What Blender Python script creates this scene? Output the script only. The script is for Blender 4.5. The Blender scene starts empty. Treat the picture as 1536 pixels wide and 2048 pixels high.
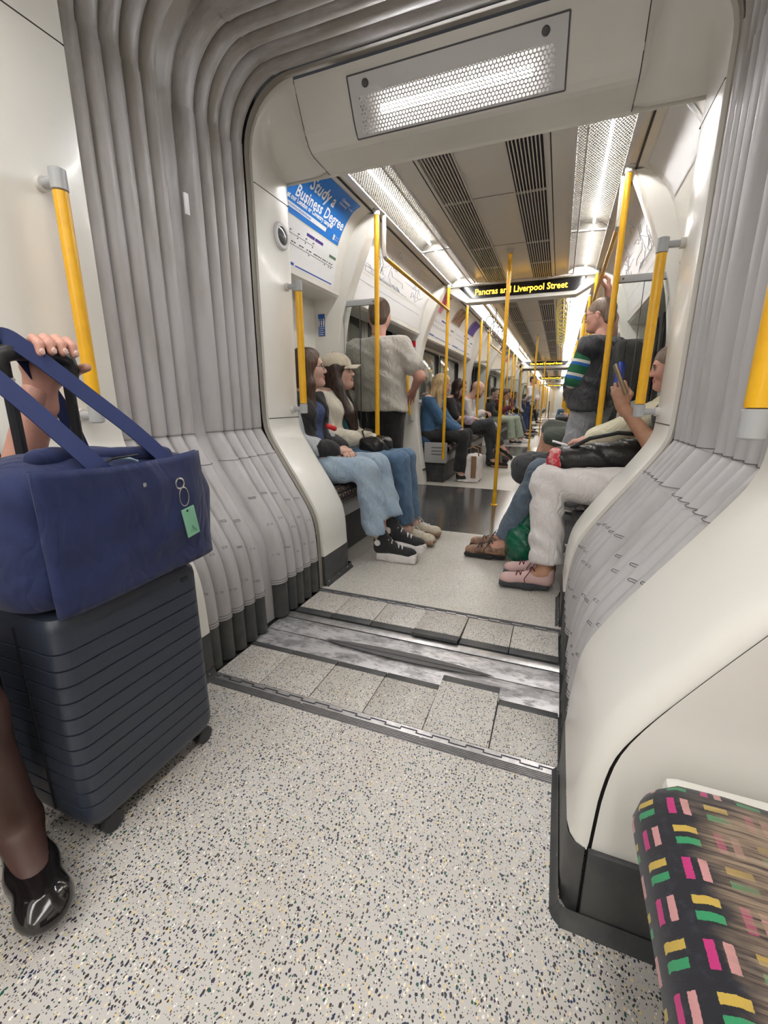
import bpy, bmesh, math, random
import numpy as np
from mathutils import Vector, Matrix
random.seed(7); rng = np.random.default_rng(7)
SC = bpy.context.scene
COL = SC.collection
PI = math.pi
# ---------------------------------------------------------------- camera, world, exposure
CX, CH = 0.4865, 0.945
cam = bpy.data.objects.new('camera', bpy.data.cameras.new('camera')); COL.objects.link(cam)
cam.location = (CX, 0, CH); cam.rotation_euler = (PI/2 - math.radians(14.41), 0, math.radians(21.57))
cam.data.sensor_fit = 'HORIZONTAL'; cam.data.sensor_width = 36; cam.data.lens = 861/1536*36
cam.data.clip_start = 0.02; cam.data.clip_end = 200
SC.camera = cam
W = bpy.data.worlds.new('tunnel'); SC.world = W; W.use_nodes = True
W.node_tree.nodes['Background'].inputs[0].default_value = (.02, .02, .022, 1)
W.node_tree.nodes['Background'].inputs[1].default_value = 1
vs = SC.view_settings; vs.view_transform = 'Standard'; vs.look = 'None'; vs.gamma = 1; vs.use_curve_mapping = False
vs.exposure = 0.85
try:
    SC.cycles.use_denoising = True; SC.cycles.max_bounces = 7; SC.cycles.diffuse_bounces = 4; SC.cycles.glossy_bounces = 3; SC.cycles.transmission_bounces = 3; SC.cycles.transparent_max_bounces = 24
    SC.cycles.use_adaptive_sampling = True; SC.cycles.adaptive_threshold = .03; SC.cycles.adaptive_min_samples = 16
    SC.cycles.caustics_reflective = False; SC.cycles.caustics_refractive = False; SC.cycles.sample_clamp_indirect = 6
except Exception: pass
LAMP = 4.2      # radiance of the lit trays behind the lamp covers

# ---------------------------------------------------------------- materials
class N:
    """small helper around a node tree"""
    def __init__(s, m):
        m.use_nodes = True; s.t = m.node_tree; s.b = s.t.nodes['Principled BSDF']
    def n(s, typ, **kw):
        x = s.t.nodes.new(typ)
        for k, v in kw.items(): setattr(x, k, v)
        return x
    def l(s, a, b): s.t.links.new(a, b)
    def v(s, x):
        return x
    def put(s, sock, val):
        if isinstance(val, bpy.types.NodeSocket): s.l(val, sock)
        else: sock.default_value = val
    def m(s, op, a, b=0.0, c=0.0):
        x = s.n('ShaderNodeMath', operation=op)
        s.put(x.inputs[0], a); s.put(x.inputs[1], b); s.put(x.inputs[2], c)
        return x.outputs[0]
    def mix(s, f, a, b):
        x = s.n('ShaderNodeMix', data_type='RGBA')
        s.put(x.inputs[0], f)
        for i, c in ((6, a), (7, b)): s.put(x.inputs[i], c if isinstance(c, bpy.types.NodeSocket) else (*c, 1) if len(c) == 3 else c)
        return x.outputs[2]
    def ramp(s, f, a, b):
        x = s.n('ShaderNodeMapRange'); x.interpolation_type = 'SMOOTHSTEP'
        s.put(x.inputs[0], f); x.inputs[1].default_value = a; x.inputs[2].default_value = b
        return x.outputs[0]
    def coord(s, kind='Object', scale=None):
        c = s.n('ShaderNodeTexCoord').outputs[kind]
        if scale is not None:
            mp = s.n('ShaderNodeMapping'); s.l(c, mp.inputs[0]); mp.inputs[3].default_value = scale if hasattr(scale, '__len__') else (scale,)*3
            c = mp.outputs[0]
        return c
    def noise(s, c, scale, detail=3, rough=.55):
        x = s.n('ShaderNodeTexNoise'); s.l(c, x.inputs['Vector']); x.inputs['Scale'].default_value = scale
        x.inputs['Detail'].default_value = detail; x.inputs['Roughness'].default_value = rough
        return x.outputs[0]
    def bump(s, h, strength=.3, dist=.01):
        x = s.n('ShaderNodeBump'); x.inputs['Strength'].default_value = strength; x.inputs['Distance'].default_value = dist
        s.l(h, x.inputs['Height']); s.l(x.outputs[0], s.b.inputs['Normal'])
    def col(s, c): s.put(s.b.inputs['Base Color'], c if isinstance(c, bpy.types.NodeSocket) else (*c, 1))
MATS = {}
def mat(name, col, rough=.5, metal=0., vary=None, vscale=6., bump=None, coat=0., emit=None, alpha=None, trans=0., sss=0., sheen=0.):
    if name in MATS: return MATS[name]
    m = bpy.data.materials.new(name); MATS[name] = m; k = N(m); b = k.b
    k.col(col); b.inputs['Roughness'].default_value = rough; b.inputs['Metallic'].default_value = metal
    if coat: b.inputs['Coat Weight'].default_value = coat; b.inputs['Coat Roughness'].default_value = .08
    if sheen: b.inputs['Sheen Weight'].default_value = sheen; b.inputs['Sheen Roughness'].default_value = .5
    if trans: b.inputs['Transmission Weight'].default_value = trans
    if sss: b.inputs['Subsurface Weight'].default_value = sss; b.inputs['Subsurface Radius'].default_value = (.012, .005, .003); b.inputs['Subsurface Scale'].default_value = .5
    if vary:
        nz = k.noise(k.coord(), vscale, 5, .6); k.col(k.mix(k.ramp(nz, .38, .66), col, vary))
    if bump:
        k.bump(k.noise(k.coord(), bump[0], 4), bump[1], bump[2] if len(bump) > 2 else .004)
    if emit: b.inputs['Emission Color'].default_value = (*emit[0], 1); b.inputs['Emission Strength'].default_value = emit[1]
    if alpha is not None: b.inputs['Alpha'].default_value = alpha
    return m
def cloth(nm, c, c2=None, bump=.25, scale=700, rough=.85, vs_=9., fold=15.):
    """woven cloth: colour wander, fine weave and soft creases"""
    m = mat(nm, c, rough, vary=c2 or tuple(x*.82 for x in c), vscale=vs_, sheen=.15); k = N(m); co = k.coord()
    n1 = k.n('ShaderNodeTexNoise'); k.l(k.coord('Object', (1, 1, .55)), n1.inputs['Vector']); n1.inputs['Scale'].default_value = fold; n1.inputs['Detail'].default_value = 2.5; n1.inputs['Distortion'].default_value = 1.1
    hgt = k.m('ADD', k.m('ABSOLUTE', k.m('SUBTRACT', n1.outputs[0], .5)), k.m('MULTIPLY', k.noise(co, scale, 2), .05*bump)); k.bump(hgt, .55, .045); return nm
# wall and trim
mat('panel', (.83, .815, .765), .30, vary=(.80, .78, .725), vscale=2.2, coat=.12)
mat('panel_grey', (.55, .55, .53), .4)
mat('ceiling_panel', (.79, .765, .705), .28, vary=(.75, .72, .66), vscale=1.5)
mat('kick', (.045, .047, .052), .45, vary=(.075, .073, .07), vscale=9.)
mat('groove', (.03, .026, .022), .7)
mat('rail_grey', (.44, .45, .46), .38)
mat('rail_yellow', (.90, .49, .015), .33, vary=(.84, .43, .012), vscale=14., coat=.15)
mat('rail_cream', (.66, .64, .60), .4)
mat('steel', (.62, .62, .62), .3, 1.)
mat('black_plastic', (.02, .02, .022), .4)
mat('dark_grey', (.10, .10, .105), .55)
mat('vent_dark', (.014, .010, .020), .6)
mat('slat', (.72, .69, .64), .4)
mat('white_paper', (.84, .84, .85), .5)
mat('poster_blue', (.012, .19, .66), .4)
mat('sign_blue', (.02, .10, .42), .4)
mat('sign_purple', (.09, .05, .32), .5)
mat('ink', (.04, .04, .06), .6)
mat('red', (.60, .02, .03), .4)
mat('door_dark', (.05, .052, .058), .35)
mat('door_panel', (.62, .62, .60), .35)
mat('lens_dark', (.09, .10, .11), .08)
mat('window_glass', (.115, .135, .125), .05, coat=1.)
mat('alu', (.58, .57, .57), .33, .85, vary=(.44, .43, .43), vscale=30.)
mat('led_on', (.9, .5, .05), .5, emit=((1., .50, .03), 3.2))
mat('led_back', (.012, .012, .014), .15)
mat('glass', (.92, .96, .95), .03, trans=1.)
def glass_mat():
    m = bpy.data.materials.new('screen_glass'); MATS['screen_glass'] = m; k = N(m)
    tr = k.n('ShaderNodeBsdfTransparent'); tr.inputs[0].default_value = (.93, .95, .945, 1)
    gl = k.n('ShaderNodeBsdfGlossy'); gl.inputs['Roughness'].default_value = .02
    fr = k.n('ShaderNodeFresnel'); fr.inputs[0].default_value = 1.45
    mx = k.n('ShaderNodeMixShader'); k.l(fr.outputs[0], mx.inputs[0]); k.l(tr.outputs[0], mx.inputs[1]); k.l(gl.outputs[0], mx.inputs[2])
    k.l(mx.outputs[0], k.t.nodes['Material Output'].inputs[0])
glass_mat()
def floor_mat(name, base, base2, dark_amt, flecks, rough=.35, scale=1.0):
    """vinyl with flecks of dark grey, green, purple, blue, cream and yellow"""
    m = bpy.data.materials.new(name); MATS[name] = m; k = N(m)
    c = k.coord('Object')
    col = k.mix(k.ramp(k.noise(c, 1.6, 5, .62), .40, .68), base, base2)
    wob = k.n('ShaderNodeTexNoise'); k.l(c, wob.inputs['Vector']); wob.inputs['Scale'].default_value = 240*scale; wob.inputs['Detail'].default_value = 1
    add = k.n('ShaderNodeVectorMath', operation='MULTIPLY_ADD'); k.l(wob.outputs[1], add.inputs[0]); add.inputs[1].default_value = (.004/scale,)*3; k.l(c, add.inputs[2])
    for i, (sc, lo, thr, cols) in enumerate(flecks):
        mp = k.n('ShaderNodeMapping'); k.l(add.outputs[0], mp.inputs[0]); mp.inputs[1].default_value = (i*3.3, i*1.7, 0)
        mp.inputs[2].default_value = (0, 0, .5 + i*1.1); mp.inputs[3].default_value = (sc*scale, sc*scale*(.62 if i % 2 == 0 else .8), sc*scale*.0001)
        vo = k.n('ShaderNodeTexVoronoi', voronoi_dimensions='2D'); k.l(mp.outputs[0], vo.inputs['Vector']); vo.inputs['Scale'].default_value = 1
        sep = k.n('ShaderNodeSeparateColor'); k.l(vo.outputs['Color'], sep.inputs[0])
        rad = k.m('MULTIPLY', k.m('ADD', k.m('MULTIPLY', sep.outputs[1], .75), .35), lo)
        mask = k.m('MULTIPLY', k.m('LESS_THAN', vo.outputs['Distance'], rad), k.m('LESS_THAN', sep.outputs[0], thr))
        cr = k.n('ShaderNodeValToRGB'); cr.color_ramp.interpolation = 'CONSTANT'; k.l(sep.outputs[2], cr.inputs[0])
        els = cr.color_ramp.elements
        while len(els) < len(cols): els.new(.5)
        for j, (e, cc) in enumerate(zip(els, cols)): e.position = j/len(cols); e.color = (*cc, 1)
        col = k.mix(mask, col, cr.outputs[0])
    k.col(col); k.b.inputs['Roughness'].default_value = rough
    k.bump(k.noise(c, 220, 2), .06, .002)
FD = [(.035, .033, .045), (.05, .04, .07), (.03, .05, .05), (.06, .05, .05), (.02, .035, .09), (.04, .035, .04), (.015, .10, .07)]
FL = [(.80, .62, .26), (.88, .80, .62), (.92, .88, .82), (.86, .70, .42)]
floor_mat('floor_light', (.600, .575, .545), (.56, .52, .475), .5, [(165, .30, .36, FL), (148, .30, .50, FD), (112, .25, .30, FD), (250, .26, .34, FD[:4])])
floor_mat('floor_tile', (.58, .555, .52), (.49, .455, .405), .5, [(190, .30, .25, FL), (150, .30, .52, FD), (260, .28, .36, FD[:4])])
floor_mat('floor_worn', (.60, .575, .53), (.52, .49, .44), .5, [(190, .30, .2, FL), (150, .26, .42, [(.11, .105, .105), (.17, .16, .155)]), (230, .28, .36, [(.12, .11, .11), (.16, .15, .145)])], .3)
floor_mat('floor_dark', (.060, .060, .062), (.078, .077, .076), .5, [(150, .30, .30, [(.16, .16, .15), (.12, .12, .13)]), (110, .28, .3, [(.03, .03, .03), (.18, .17, .15)])], .14)
def plate_mat():
    m = bpy.data.materials.new('gangway_plate'); MATS['gangway_plate'] = m; k = N(m); c = k.coord('Object', (1, 2.2, 1))
    a = k.ramp(k.noise(c, 7, 7, .72), .44, .60); b_ = k.ramp(k.noise(k.coord('Object', (1, 2.6, 1)), 12, 6, .7), .53, .64)
    col = k.mix(a, (.68, .67, .68), (.36, .35, .365)); col = k.mix(k.m('MULTIPLY', b_, .6), col, (.10, .10, .105))
    k.col(col); k.b.inputs['Metallic'].default_value = .55; k.b.inputs['Roughness'].default_value = .38
plate_mat()
def bellows_mat():
    m = bpy.data.materials.new('bellows_grey'); MATS['bellows_grey'] = m; k = N(m); c = k.coord('Object')
    col = k.mix(k.ramp(k.noise(k.coord('Object', (3, 3, 1)), 3.0, 5, .6), .40, .72), (.50, .485, .495), (.42, .40, .395))
    sep = k.n('ShaderNodeSeparateXYZ'); k.l(c, sep.inputs[0])
    # brown grime that has settled on the upper cloth, patchy, deepened with painted shade
    g = k.m('MULTIPLY', k.ramp(sep.outputs[2], 1.05, 2.1), k.ramp(k.noise(k.coord('Object', (1, 6, 1)), 2.2, 5, .65), .30, .62))
    col = k.mix(k.m('MULTIPLY', g, .75), col, (.235, .205, .165))
    k.col(col); k.b.inputs['Roughness'].default_value = .42; k.bump(k.noise(c, 420, 2), .12, .001)
bellows_mat()
mat('bellows_dark', (.055, .06, .06), .55, vary=(.085, .085, .08), vscale=12.)
mat('thread', (.075, .07, .075), .7)
def perf_mat(name, pitch, open_r, axis='XY'):
    """white enamelled sheet punched with hexagonal rows of holes; holes let light and view through"""
    m = bpy.data.materials.new(name); MATS[name] = m; k = N(m)
    uv = k.n('ShaderNodeUVMap').outputs[0]; sep = k.n('ShaderNodeSeparateXYZ'); k.l(uv, sep.inputs[0])
    u = k.m('DIVIDE', sep.outputs[0], pitch); v = k.m('DIVIDE', sep.outputs[1], pitch*.866)
    def dist(off):
        vv = k.m('ADD', v, float(off)); uu = k.m('ADD', u, .5*off)
        fu = k.m('SUBTRACT', uu, k.m('ROUND', uu)); fv = k.m('MULTIPLY', k.m('SUBTRACT', k.m('DIVIDE', vv, 2.0), k.m('ROUND', k.m('DIVIDE', vv, 2.0))), 1.732)
        return k.m('SQRT', k.m('ADD', k.m('MULTIPLY', fu, fu), k.m('MULTIPLY', fv, fv)))
    hole = k.m('LESS_THAN', k.m('MINIMUM', dist(0), dist(1)), open_r)
    tr = k.n('ShaderNodeBsdfTransparent'); mx = k.n('ShaderNodeMixShader')
    k.col((.80, .78, .76)); k.b.inputs['Roughness'].default_value = .35
    k.l(hole, mx.inputs[0]); k.l(k.b.outputs[0], mx.inputs[1]); k.l(tr.outputs[0], mx.inputs[2])
    k.l(mx.outputs[0], k.t.nodes['Material Output'].inputs[0])
perf_mat('perf_fine', .0150, .33); perf_mat('perf_gangway', .0135, .35)
mat('tray', (.055, .052, .047), .6)
mat('tray_gangway', (.05, .047, .045), .6)
for _n in ('tray', 'tray_gangway'): MATS[_n].node_tree.nodes['Principled BSDF'].inputs['Specular IOR Level'].default_value = 0
mat('tube', (1, 1, 1), .5, emit=((1., .98, .95), LAMP*33))
mat('diffuser', (.9, .9, .9), .4, emit=((1., .975, .935), LAMP*.85))
mat('diffuser_near', (.9, .9, .9), .4, emit=((1., .98, .955), LAMP*1.5))
def moquette():
    m = bpy.data.materials.new('moquette'); MATS['moquette'] = m; k = N(m)
    uv = k.n('ShaderNodeUVMap').outputs[0]; sep = k.n('ShaderNodeSeparateXYZ'); k.l(uv, sep.inputs[0])
    wob = k.m('MULTIPLY', k.m('SUBTRACT', k.noise(uv, 300, 2), .5), .05)
    u = k.m('ADD', k.m('DIVIDE', sep.outputs[0], .042), wob); v = k.m('ADD', k.m('DIVIDE', sep.outputs[1], .042), wob)
    iu = k.m('FLOOR', u); iv = k.m('FLOOR', v); par = k.m('FLOORED_MODULO', k.m('ADD', iu, iv), 2.0)
    fu = k.m('SUBTRACT', k.m('SUBTRACT', u, iu), .5); fv = k.m('SUBTRACT', k.m('SUBTRACT', v, iv), .5)
    def bars(a, b):   # pair of bars split along a, long along b
        return k.m('MULTIPLY', k.m('LESS_THAN', k.m('ABSOLUTE', k.m('SUBTRACT', k.m('ABSOLUTE', a), .19)), .105), k.m('LESS_THAN', k.m('ABSOLUTE', b), .30))
    A = k.m('MULTIPLY', bars(fu, fv), par); B = k.m('MULTIPLY', bars(fv, fu), k.m('SUBTRACT', 1.0, par))
    col = (.010, .010, .016, 1)
    col = k.mix(k.ramp(k.noise(uv, 90, 3), .5, .7), col, (.02, .022, .035))
    col = k.mix(A, col, k.mix(k.m('GREATER_THAN', fu, 0.0), (.48, .025, .17), (.56, .27, .27)))
    col = k.mix(B, col, k.mix(k.m('GREATER_THAN', fv, 0.0), (.028, .27, .11), (.52, .36, .065)))
    # threadbare patch in the middle of the seat: brown warp showing in streaks across
    st = k.noise(k.coord('UV', (6, 150, 1)), 1.0, 4, .7)
    wx = k.m('SUBTRACT', sep.outputs[0], .145); edge = k.m('ADD', wx, k.m('MULTIPLY', k.m('SUBTRACT', k.noise(k.coord('UV', (14, 30, 1)), 1.0, 3), .5), .10))
    wy = k.m('ADD', k.m('ABSOLUTE', k.m('SUBTRACT', sep.outputs[1], .28)), k.m('MULTIPLY', k.m('SUBTRACT', k.noise(k.coord('UV', (9, 9, 1)), 1.0, 3), .5), .12))
    w = k.m('MULTIPLY', k.ramp(edge, .0, .05), k.m('SUBTRACT', 1.0, k.ramp(wy, .16, .21)))
    w = k.m('MULTIPLY', w, k.ramp(st, .30, .52))
    brown = k.mix(k.ramp(st, .35, .7), (.13, .085, .06), (.40, .30, .21))
    col = k.mix(k.m('MULTIPLY', w, .88), col, brown)
    k.col(col); k.b.inputs['Roughness'].default_value = .9; k.b.inputs['Sheen Weight'].default_value = .2
    k.bump(k.noise(uv, 900, 2), .35, .002)
moquette()

# ---------------------------------------------------------------- geometry helpers
class MB:
    """collects vertices and faces; build() links ONE mesh object"""
    def __init__(s): s.v = []; s.f = []; s.m = []; s.uv = {}
    def add(s, verts, faces, mi=0):
        o = len(s.v); s.v += [tuple(p) for p in verts]
        for f in faces: s.f.append(tuple(i + o for i in f)); s.m.append(mi)
        return s
    def box(s, x0, x1, y0, y1, z0, z1, mi=0, bev=0., M=None):
        bm = bmesh.new(); bmesh.ops.create_cube(bm, size=1)
        for v in bm.verts: v.co = Vector(((x0+x1)/2 + v.co.x*(x1-x0), (y0+y1)/2 + v.co.y*(y1-y0), (z0+z1)/2 + v.co.z*(z1-z0)))
        if bev: bmesh.ops.bevel(bm, geom=list(bm.edges), offset=bev, segments=2, profile=.6, affect='EDGES')
        vs_ = [(M @ v.co) if M else v.co.copy() for v in bm.verts]
        for i, v in enumerate(bm.verts): v.index = i
        s.add(vs_, [[v.index for v in f.verts] for f in bm.faces], mi); bm.free(); return s
    def tube(s, pts, r, n=10, mi=0, caps=True, flat=1.0):
        pts = [Vector(p) for p in pts]; k = len(pts); rs = r if hasattr(r, '__len__') else [r]*k
        t0 = (pts[1]-pts[0]).normalized(); up = Vector((0, 0, 1)) if abs(t0.z) < .9 else Vector((1, 0, 0))
        a = t0.cross(up).normalized(); vs_ = []
        for i, p in enumerate(pts):
            t = ((pts[min(i+1, k-1)]-p).normalized() + (p-pts[max(i-1, 0)]).normalized()).normalized()
            a = (a - t*a.dot(t)).normalized(); b = t.cross(a)
            for j in range(n):
                an = 2*PI*j/n; vs_.append(p + a*math.cos(an)*rs[i] + b*math.sin(an)*rs[i]*flat)
        fs = [(i*n+j, i*n+(j+1) % n, (i+1)*n+(j+1) % n, (i+1)*n+j) for i in range(k-1) for j in range(n)]
        if caps: fs += [tuple(reversed(range(n))), tuple(range((k-1)*n, k*n))]
        return s.add(vs_, fs, mi)
    def lathe(s, prof, c=(0, 0, 0), n=20, axis='z', mi=0):
        vs_ = []
        for r, h in prof:
            for j in range(n):
                an = 2*PI*j/n; p = (r*math.cos(an), r*math.sin(an), h)
                if axis == 'x': p = (p[2], p[0], p[1])
                if axis == 'y': p = (p[1], p[2], p[0])
                vs_.append((c[0]+p[0], c[1]+p[1], c[2]+p[2]))
        k = len(prof)
        return s.add(vs_, [(i*n+j, i*n+(j+1) % n, (i+1)*n+(j+1) % n, (i+1)*n+j) for i in range(k-1) for j in range(n)] + [tuple(reversed(range(n))), tuple(range((k-1)*n, k*n))], mi)
    def grid(s, fn, nu, nv, mi=0, uvfn=None, flip=False):
        o = len(s.v); vs_ = [fn(i/nu, j/nv) for i in range(nu+1) for j in range(nv+1)]
        fs = [(i*(nv+1)+j, (i+1)*(nv+1)+j, (i+1)*(nv+1)+j+1, i*(nv+1)+j+1) for i in range(nu) for j in range(nv)]
        if flip: fs = [tuple(reversed(f)) for f in fs]
        s.add(vs_, fs, mi)
        if uvfn:
            for i in range(nu+1):
                for j in range(nv+1): s.uv[o+i*(nv+1)+j] = uvfn(i/nu, j/nv)
        return s
    def prism(s, poly, y0, y1, mi=0):
        """polygon in (x, z), extruded along y"""
        n = len(poly); vs_ = [(x, y0, z) for x, z in poly] + [(x, y1, z) for x, z in poly]
        return s.add(vs_, [tuple(range(n)), tuple(reversed(range(n, 2*n)))] + [(i, i+n, (i+1) % n+n, (i+1) % n) for i in range(n)], mi)
    def mesh(s, name, mats, smooth=True, ang=.6):
        me = bpy.data.meshes.new(name); me.from_pydata(s.v, [], s.f)
        for m in (mats if isinstance(mats, (list, tuple)) else [mats]): me.materials.append(MATS[m] if isinstance(m, str) else m)
        me.polygons.foreach_set('material_index', s.m)
        if s.uv:
            ul = me.uv_layers.new(name='UVMap'); li = np.empty(len(me.loops), np.int32); me.loops.foreach_get('vertex_index', li)
            ul.data.foreach_set('uv', np.array([s.uv.get(int(i), (0, 0)) for i in li], np.float32).ravel())
        bm = bmesh.new(); bm.from_mesh(me); bmesh.ops.recalc_face_normals(bm, faces=bm.faces); bm.to_mesh(me); bm.free()
        if smooth:
            me.polygons.foreach_set('use_smooth', [True]*len(me.polygons))
            try: me.set_sharp_from_angle(angle=ang)
            except Exception: pass
        me.update(); return me
    def build(s, name, mats, parent=None, smooth=True, ang=.6):
        return link(name, s.mesh(name, mats, smooth, ang), parent)
def link(name, me, parent=None):
    o = bpy.data.objects.new(name, me); COL.objects.link(o)
    if parent is not None:
        o.parent = parent; o.matrix_parent_inverse = parent.matrix_basis.inverted()
    return o
def tag(o, label=None, cat=None, group=None, kind=None):
    if label: o['label'] = label
    if cat: o['category'] = cat
    if group: o['group'] = group
    if kind: o['kind'] = kind
    return o
def thing(name, label, cat, loc=(0, 0, 0), group=None, kind=None):
    o = bpy.data.objects.new(name, None); COL.objects.link(o); o.location = loc; o.empty_display_size = .1
    return tag(o, label, cat, group, kind)
def copy_tree(o, off=(0, 0, 0), parent=None, label=None, mirror=False):
    c = o.copy(); COL.objects.link(c)
    if parent is None: c.location = Vector(o.location) + Vector(off)
    else:
        c.parent = parent
    if label: c['label'] = label
    for ch in o.children: copy_tree(ch, parent=c)
    return c
def smooth_poly(pts, n):
    """Catmull-Rom through pts"""
    P = [Vector((*p, 0)) if len(p) == 2 else Vector(p) for p in pts]; out = []
    for i in range(len(P)-1):
        a = P[max(i-1, 0)]; b = P[i]; c = P[i+1]; d = P[min(i+2, len(P)-1)]
        for j in range(n):
            t = j/n; out.append(.5*((2*b) + (c-a)*t + (2*a-5*b+4*c-d)*t*t + (3*b-a-3*c+d)*t**3))
    out.append(P[-1]); return out
FONT_CACHE = {}
def text_geo(body, size, bold=0.0, align='LEFT', space=1.0):
    """flat triangulated lettering as (verts2d, faces)"""
    key = (body, size, bold, align, space)
    if key in FONT_CACHE: return FONT_CACHE[key]
    cu = bpy.data.curves.new('t', 'FONT'); cu.body = body; cu.size = size; cu.offset = bold; cu.align_x = align; cu.resolution_u = 2; cu.space_character = space
    ob = bpy.data.objects.new('t', cu); COL.objects.link(ob)
    dg = bpy.context.evaluated_depsgraph_get(); me = bpy.data.meshes.new_from_object(ob.evaluated_get(dg))
    vs_ = [(v.co.x, v.co.y) for v in me.vertices]; fs = [tuple(p.vertices) for p in me.polygons]
    bpy.data.objects.remove(ob); bpy.data.meshes.remove(me)
    FONT_CACHE[key] = (vs_, fs); return vs_, fs
# ================================================================ the setting
# inner outline of the gangway, half width against height (mirrored left / right)
SIDE = [(.572, 0), (.574, .10), (.578, .22), (.583, .30), (.598, .38), (.637, .46), (.700, .56), (.760, .65), (.818, .74), (.850, .80), (.862, .87), (.864, 1.1), (.864, 1.5), (.862, 1.86)]
RC = .225
KINK = [(.572, 0), (.574, .10), (.578, .22), (.587, .32), (.606, .40), (.645, .475), (.700, .56), (.758, .65), (.812, .735), (.8645, .818)]
def half_outline(n_side=3, n_arc=12, n_top=6, top=2.205, rc=RC, z0=0.0, kink=False):
    s = smooth_poly(SIDE, n_side)
    if kink: s = smooth_poly(KINK, n_side) + [Vector((.8648, z, 0)) for z in (.822, .86, .95, 1.1, 1.3, 1.5, 1.7, 1.86)]
    s = [(p.x, p.y) for p in s if p.y >= z0-1e-6]
    if s[0][1] > z0+1e-4: s.insert(0, (s[0][0]-.002, z0))
    zc = top-rc; x1 = s[-1][0]
    s += [(x1, zc)] if zc > s[-1][1]+.01 else []
    arc = [(x1-rc+rc*math.cos(a), zc+rc*math.sin(a)) for a in np.linspace(0, PI/2, n_arc+1)[1:]]
    tp = [((x1-rc)*(1-t), top) for t in np.linspace(0, 1, n_top+1)[1:]]
    return s + arc + tp
def full_outline(**k):
    h = half_outline(**k); return [(-x, z) for x, z in h] + [(x, z) for x, z in reversed(h[:-1])]
def normals(path):
    out = []
    for i in range(len(path)):
        a = path[max(i-1, 0)]; b = path[min(i+1, len(path)-1)]; dx, dz = b[0]-a[0], b[1]-a[1]; l = math.hypot(dx, dz)
        out.append((dz/l, -dx/l))      # points into the passage when running left-bottom -> top -> right-bottom
    return out

# ---------------------------------------------------------------- floors
def struct(o, label=None):
    o['kind'] = 'structure'
    if label: o['label'] = label
    return o
PERIOD = 14.91
def floor_slab(name, x0, x1, y0, y1, m, label, z=0.0):
    return struct(MB().box(x0, x1, y0, y1, z-.04, z).build(name, m, smooth=False), label)
floor_slab('floor_near', -1.25, 1.25, -7, .985, 'floor_light', 'pale speckled vinyl floor in the nearest part of the carriage')
DOORS = [(3.06, 4.80), (8.0, 9.74), (12.9, 14.64)]
for c in range(3):
    o = c*PERIOD; ys = [1.815] + [y for d in DOORS for y in d] + [15.92]
    nm = ['the carriage beyond the gangway', 'the second carriage beyond', 'the furthest carriage'][c]
    for i in range(len(ys)-1):
        dark = i % 2 == 1
        floor_slab('floor', -1.25, 1.25, ys[i]+o, ys[i+1]+o, 'floor_dark' if dark else ('floor_worn'), ('dark glossy door vestibule floor, number %d in ' if dark else 'pale speckled aisle floor, stretch %d in ') % (i//2+1) + nm)
    if c: floor_slab('floor', -.6, .6, o+1.0, o+1.815, 'dark_grey', 'dark gangway floor leading into ' + nm)

# gangway bridge: two rows of tiles on hinged strips, bridge plates between
gw = struct(MB().box(-.70, .70, .985, 1.815, -.06, -.016).build('floor_gangway', 'kick', smooth=False), 'gangway floor of speckled tiles, hinge strips and scuffed metal plates')
def tile_row(y0, y1, lifted):
    for i in range(6):
        x0 = -.585 + i*.195; j = i == lifted
        a, b = (y0, y1+.0) if y0 < 1.4 else (y0, y1)
        if j and y0 < 1.4: b += .036
        if j and y0 > 1.4: a -= .020
        zt = .001*(i % 2); T_ = Matrix.Identity(4)
        if j: T_ = Matrix.Translation((0, a if y0 < 1.4 else b, .001)) @ Matrix.Rotation(.07 if y0 < 1.4 else -.07, 4, 'X') @ Matrix.Translation((0, -(a if y0 < 1.4 else b), 0))
        x0a, x1a = max(x0, -.575)+.0016, min(x0+.195, .572)-.0016
        MB().box(x0a, x1a, a, b, -.014, zt, bev=.0012, M=T_).build('tile', 'floor_tile', gw)
        # dark rubber nosing along the plate side of each tile
        if y0 < 1.4: MB().box(x0a, x1a, b, b+.030, -.014, zt-.001, bev=.002, M=T_).build('nosing', 'kick', gw)
        else: MB().box(x0a, x1a, a-.042, a, -.014, zt-.001, bev=.002, M=T_).build('nosing', 'kick', gw)
tile_row(1.045, 1.238, 4); tile_row(1.598, 1.780, 3)
# bridge plates
for y0, y1, z, s in ((1.262, 1.392, -.010, 0), (1.386, 1.500, -.007, 1), (1.498, 1.545, -.003, 2)):
    def fn(u, v, y0=y0, y1=y1, z=z, s=s):
        return (-.60+1.175*u, y0+(y1-y0)*v, z + .004*math.sin(v*PI))
    MB().grid(fn, 10, 4).build('bridge_plate', 'gangway_plate' if s < 2 else 'alu', gw)
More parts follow.
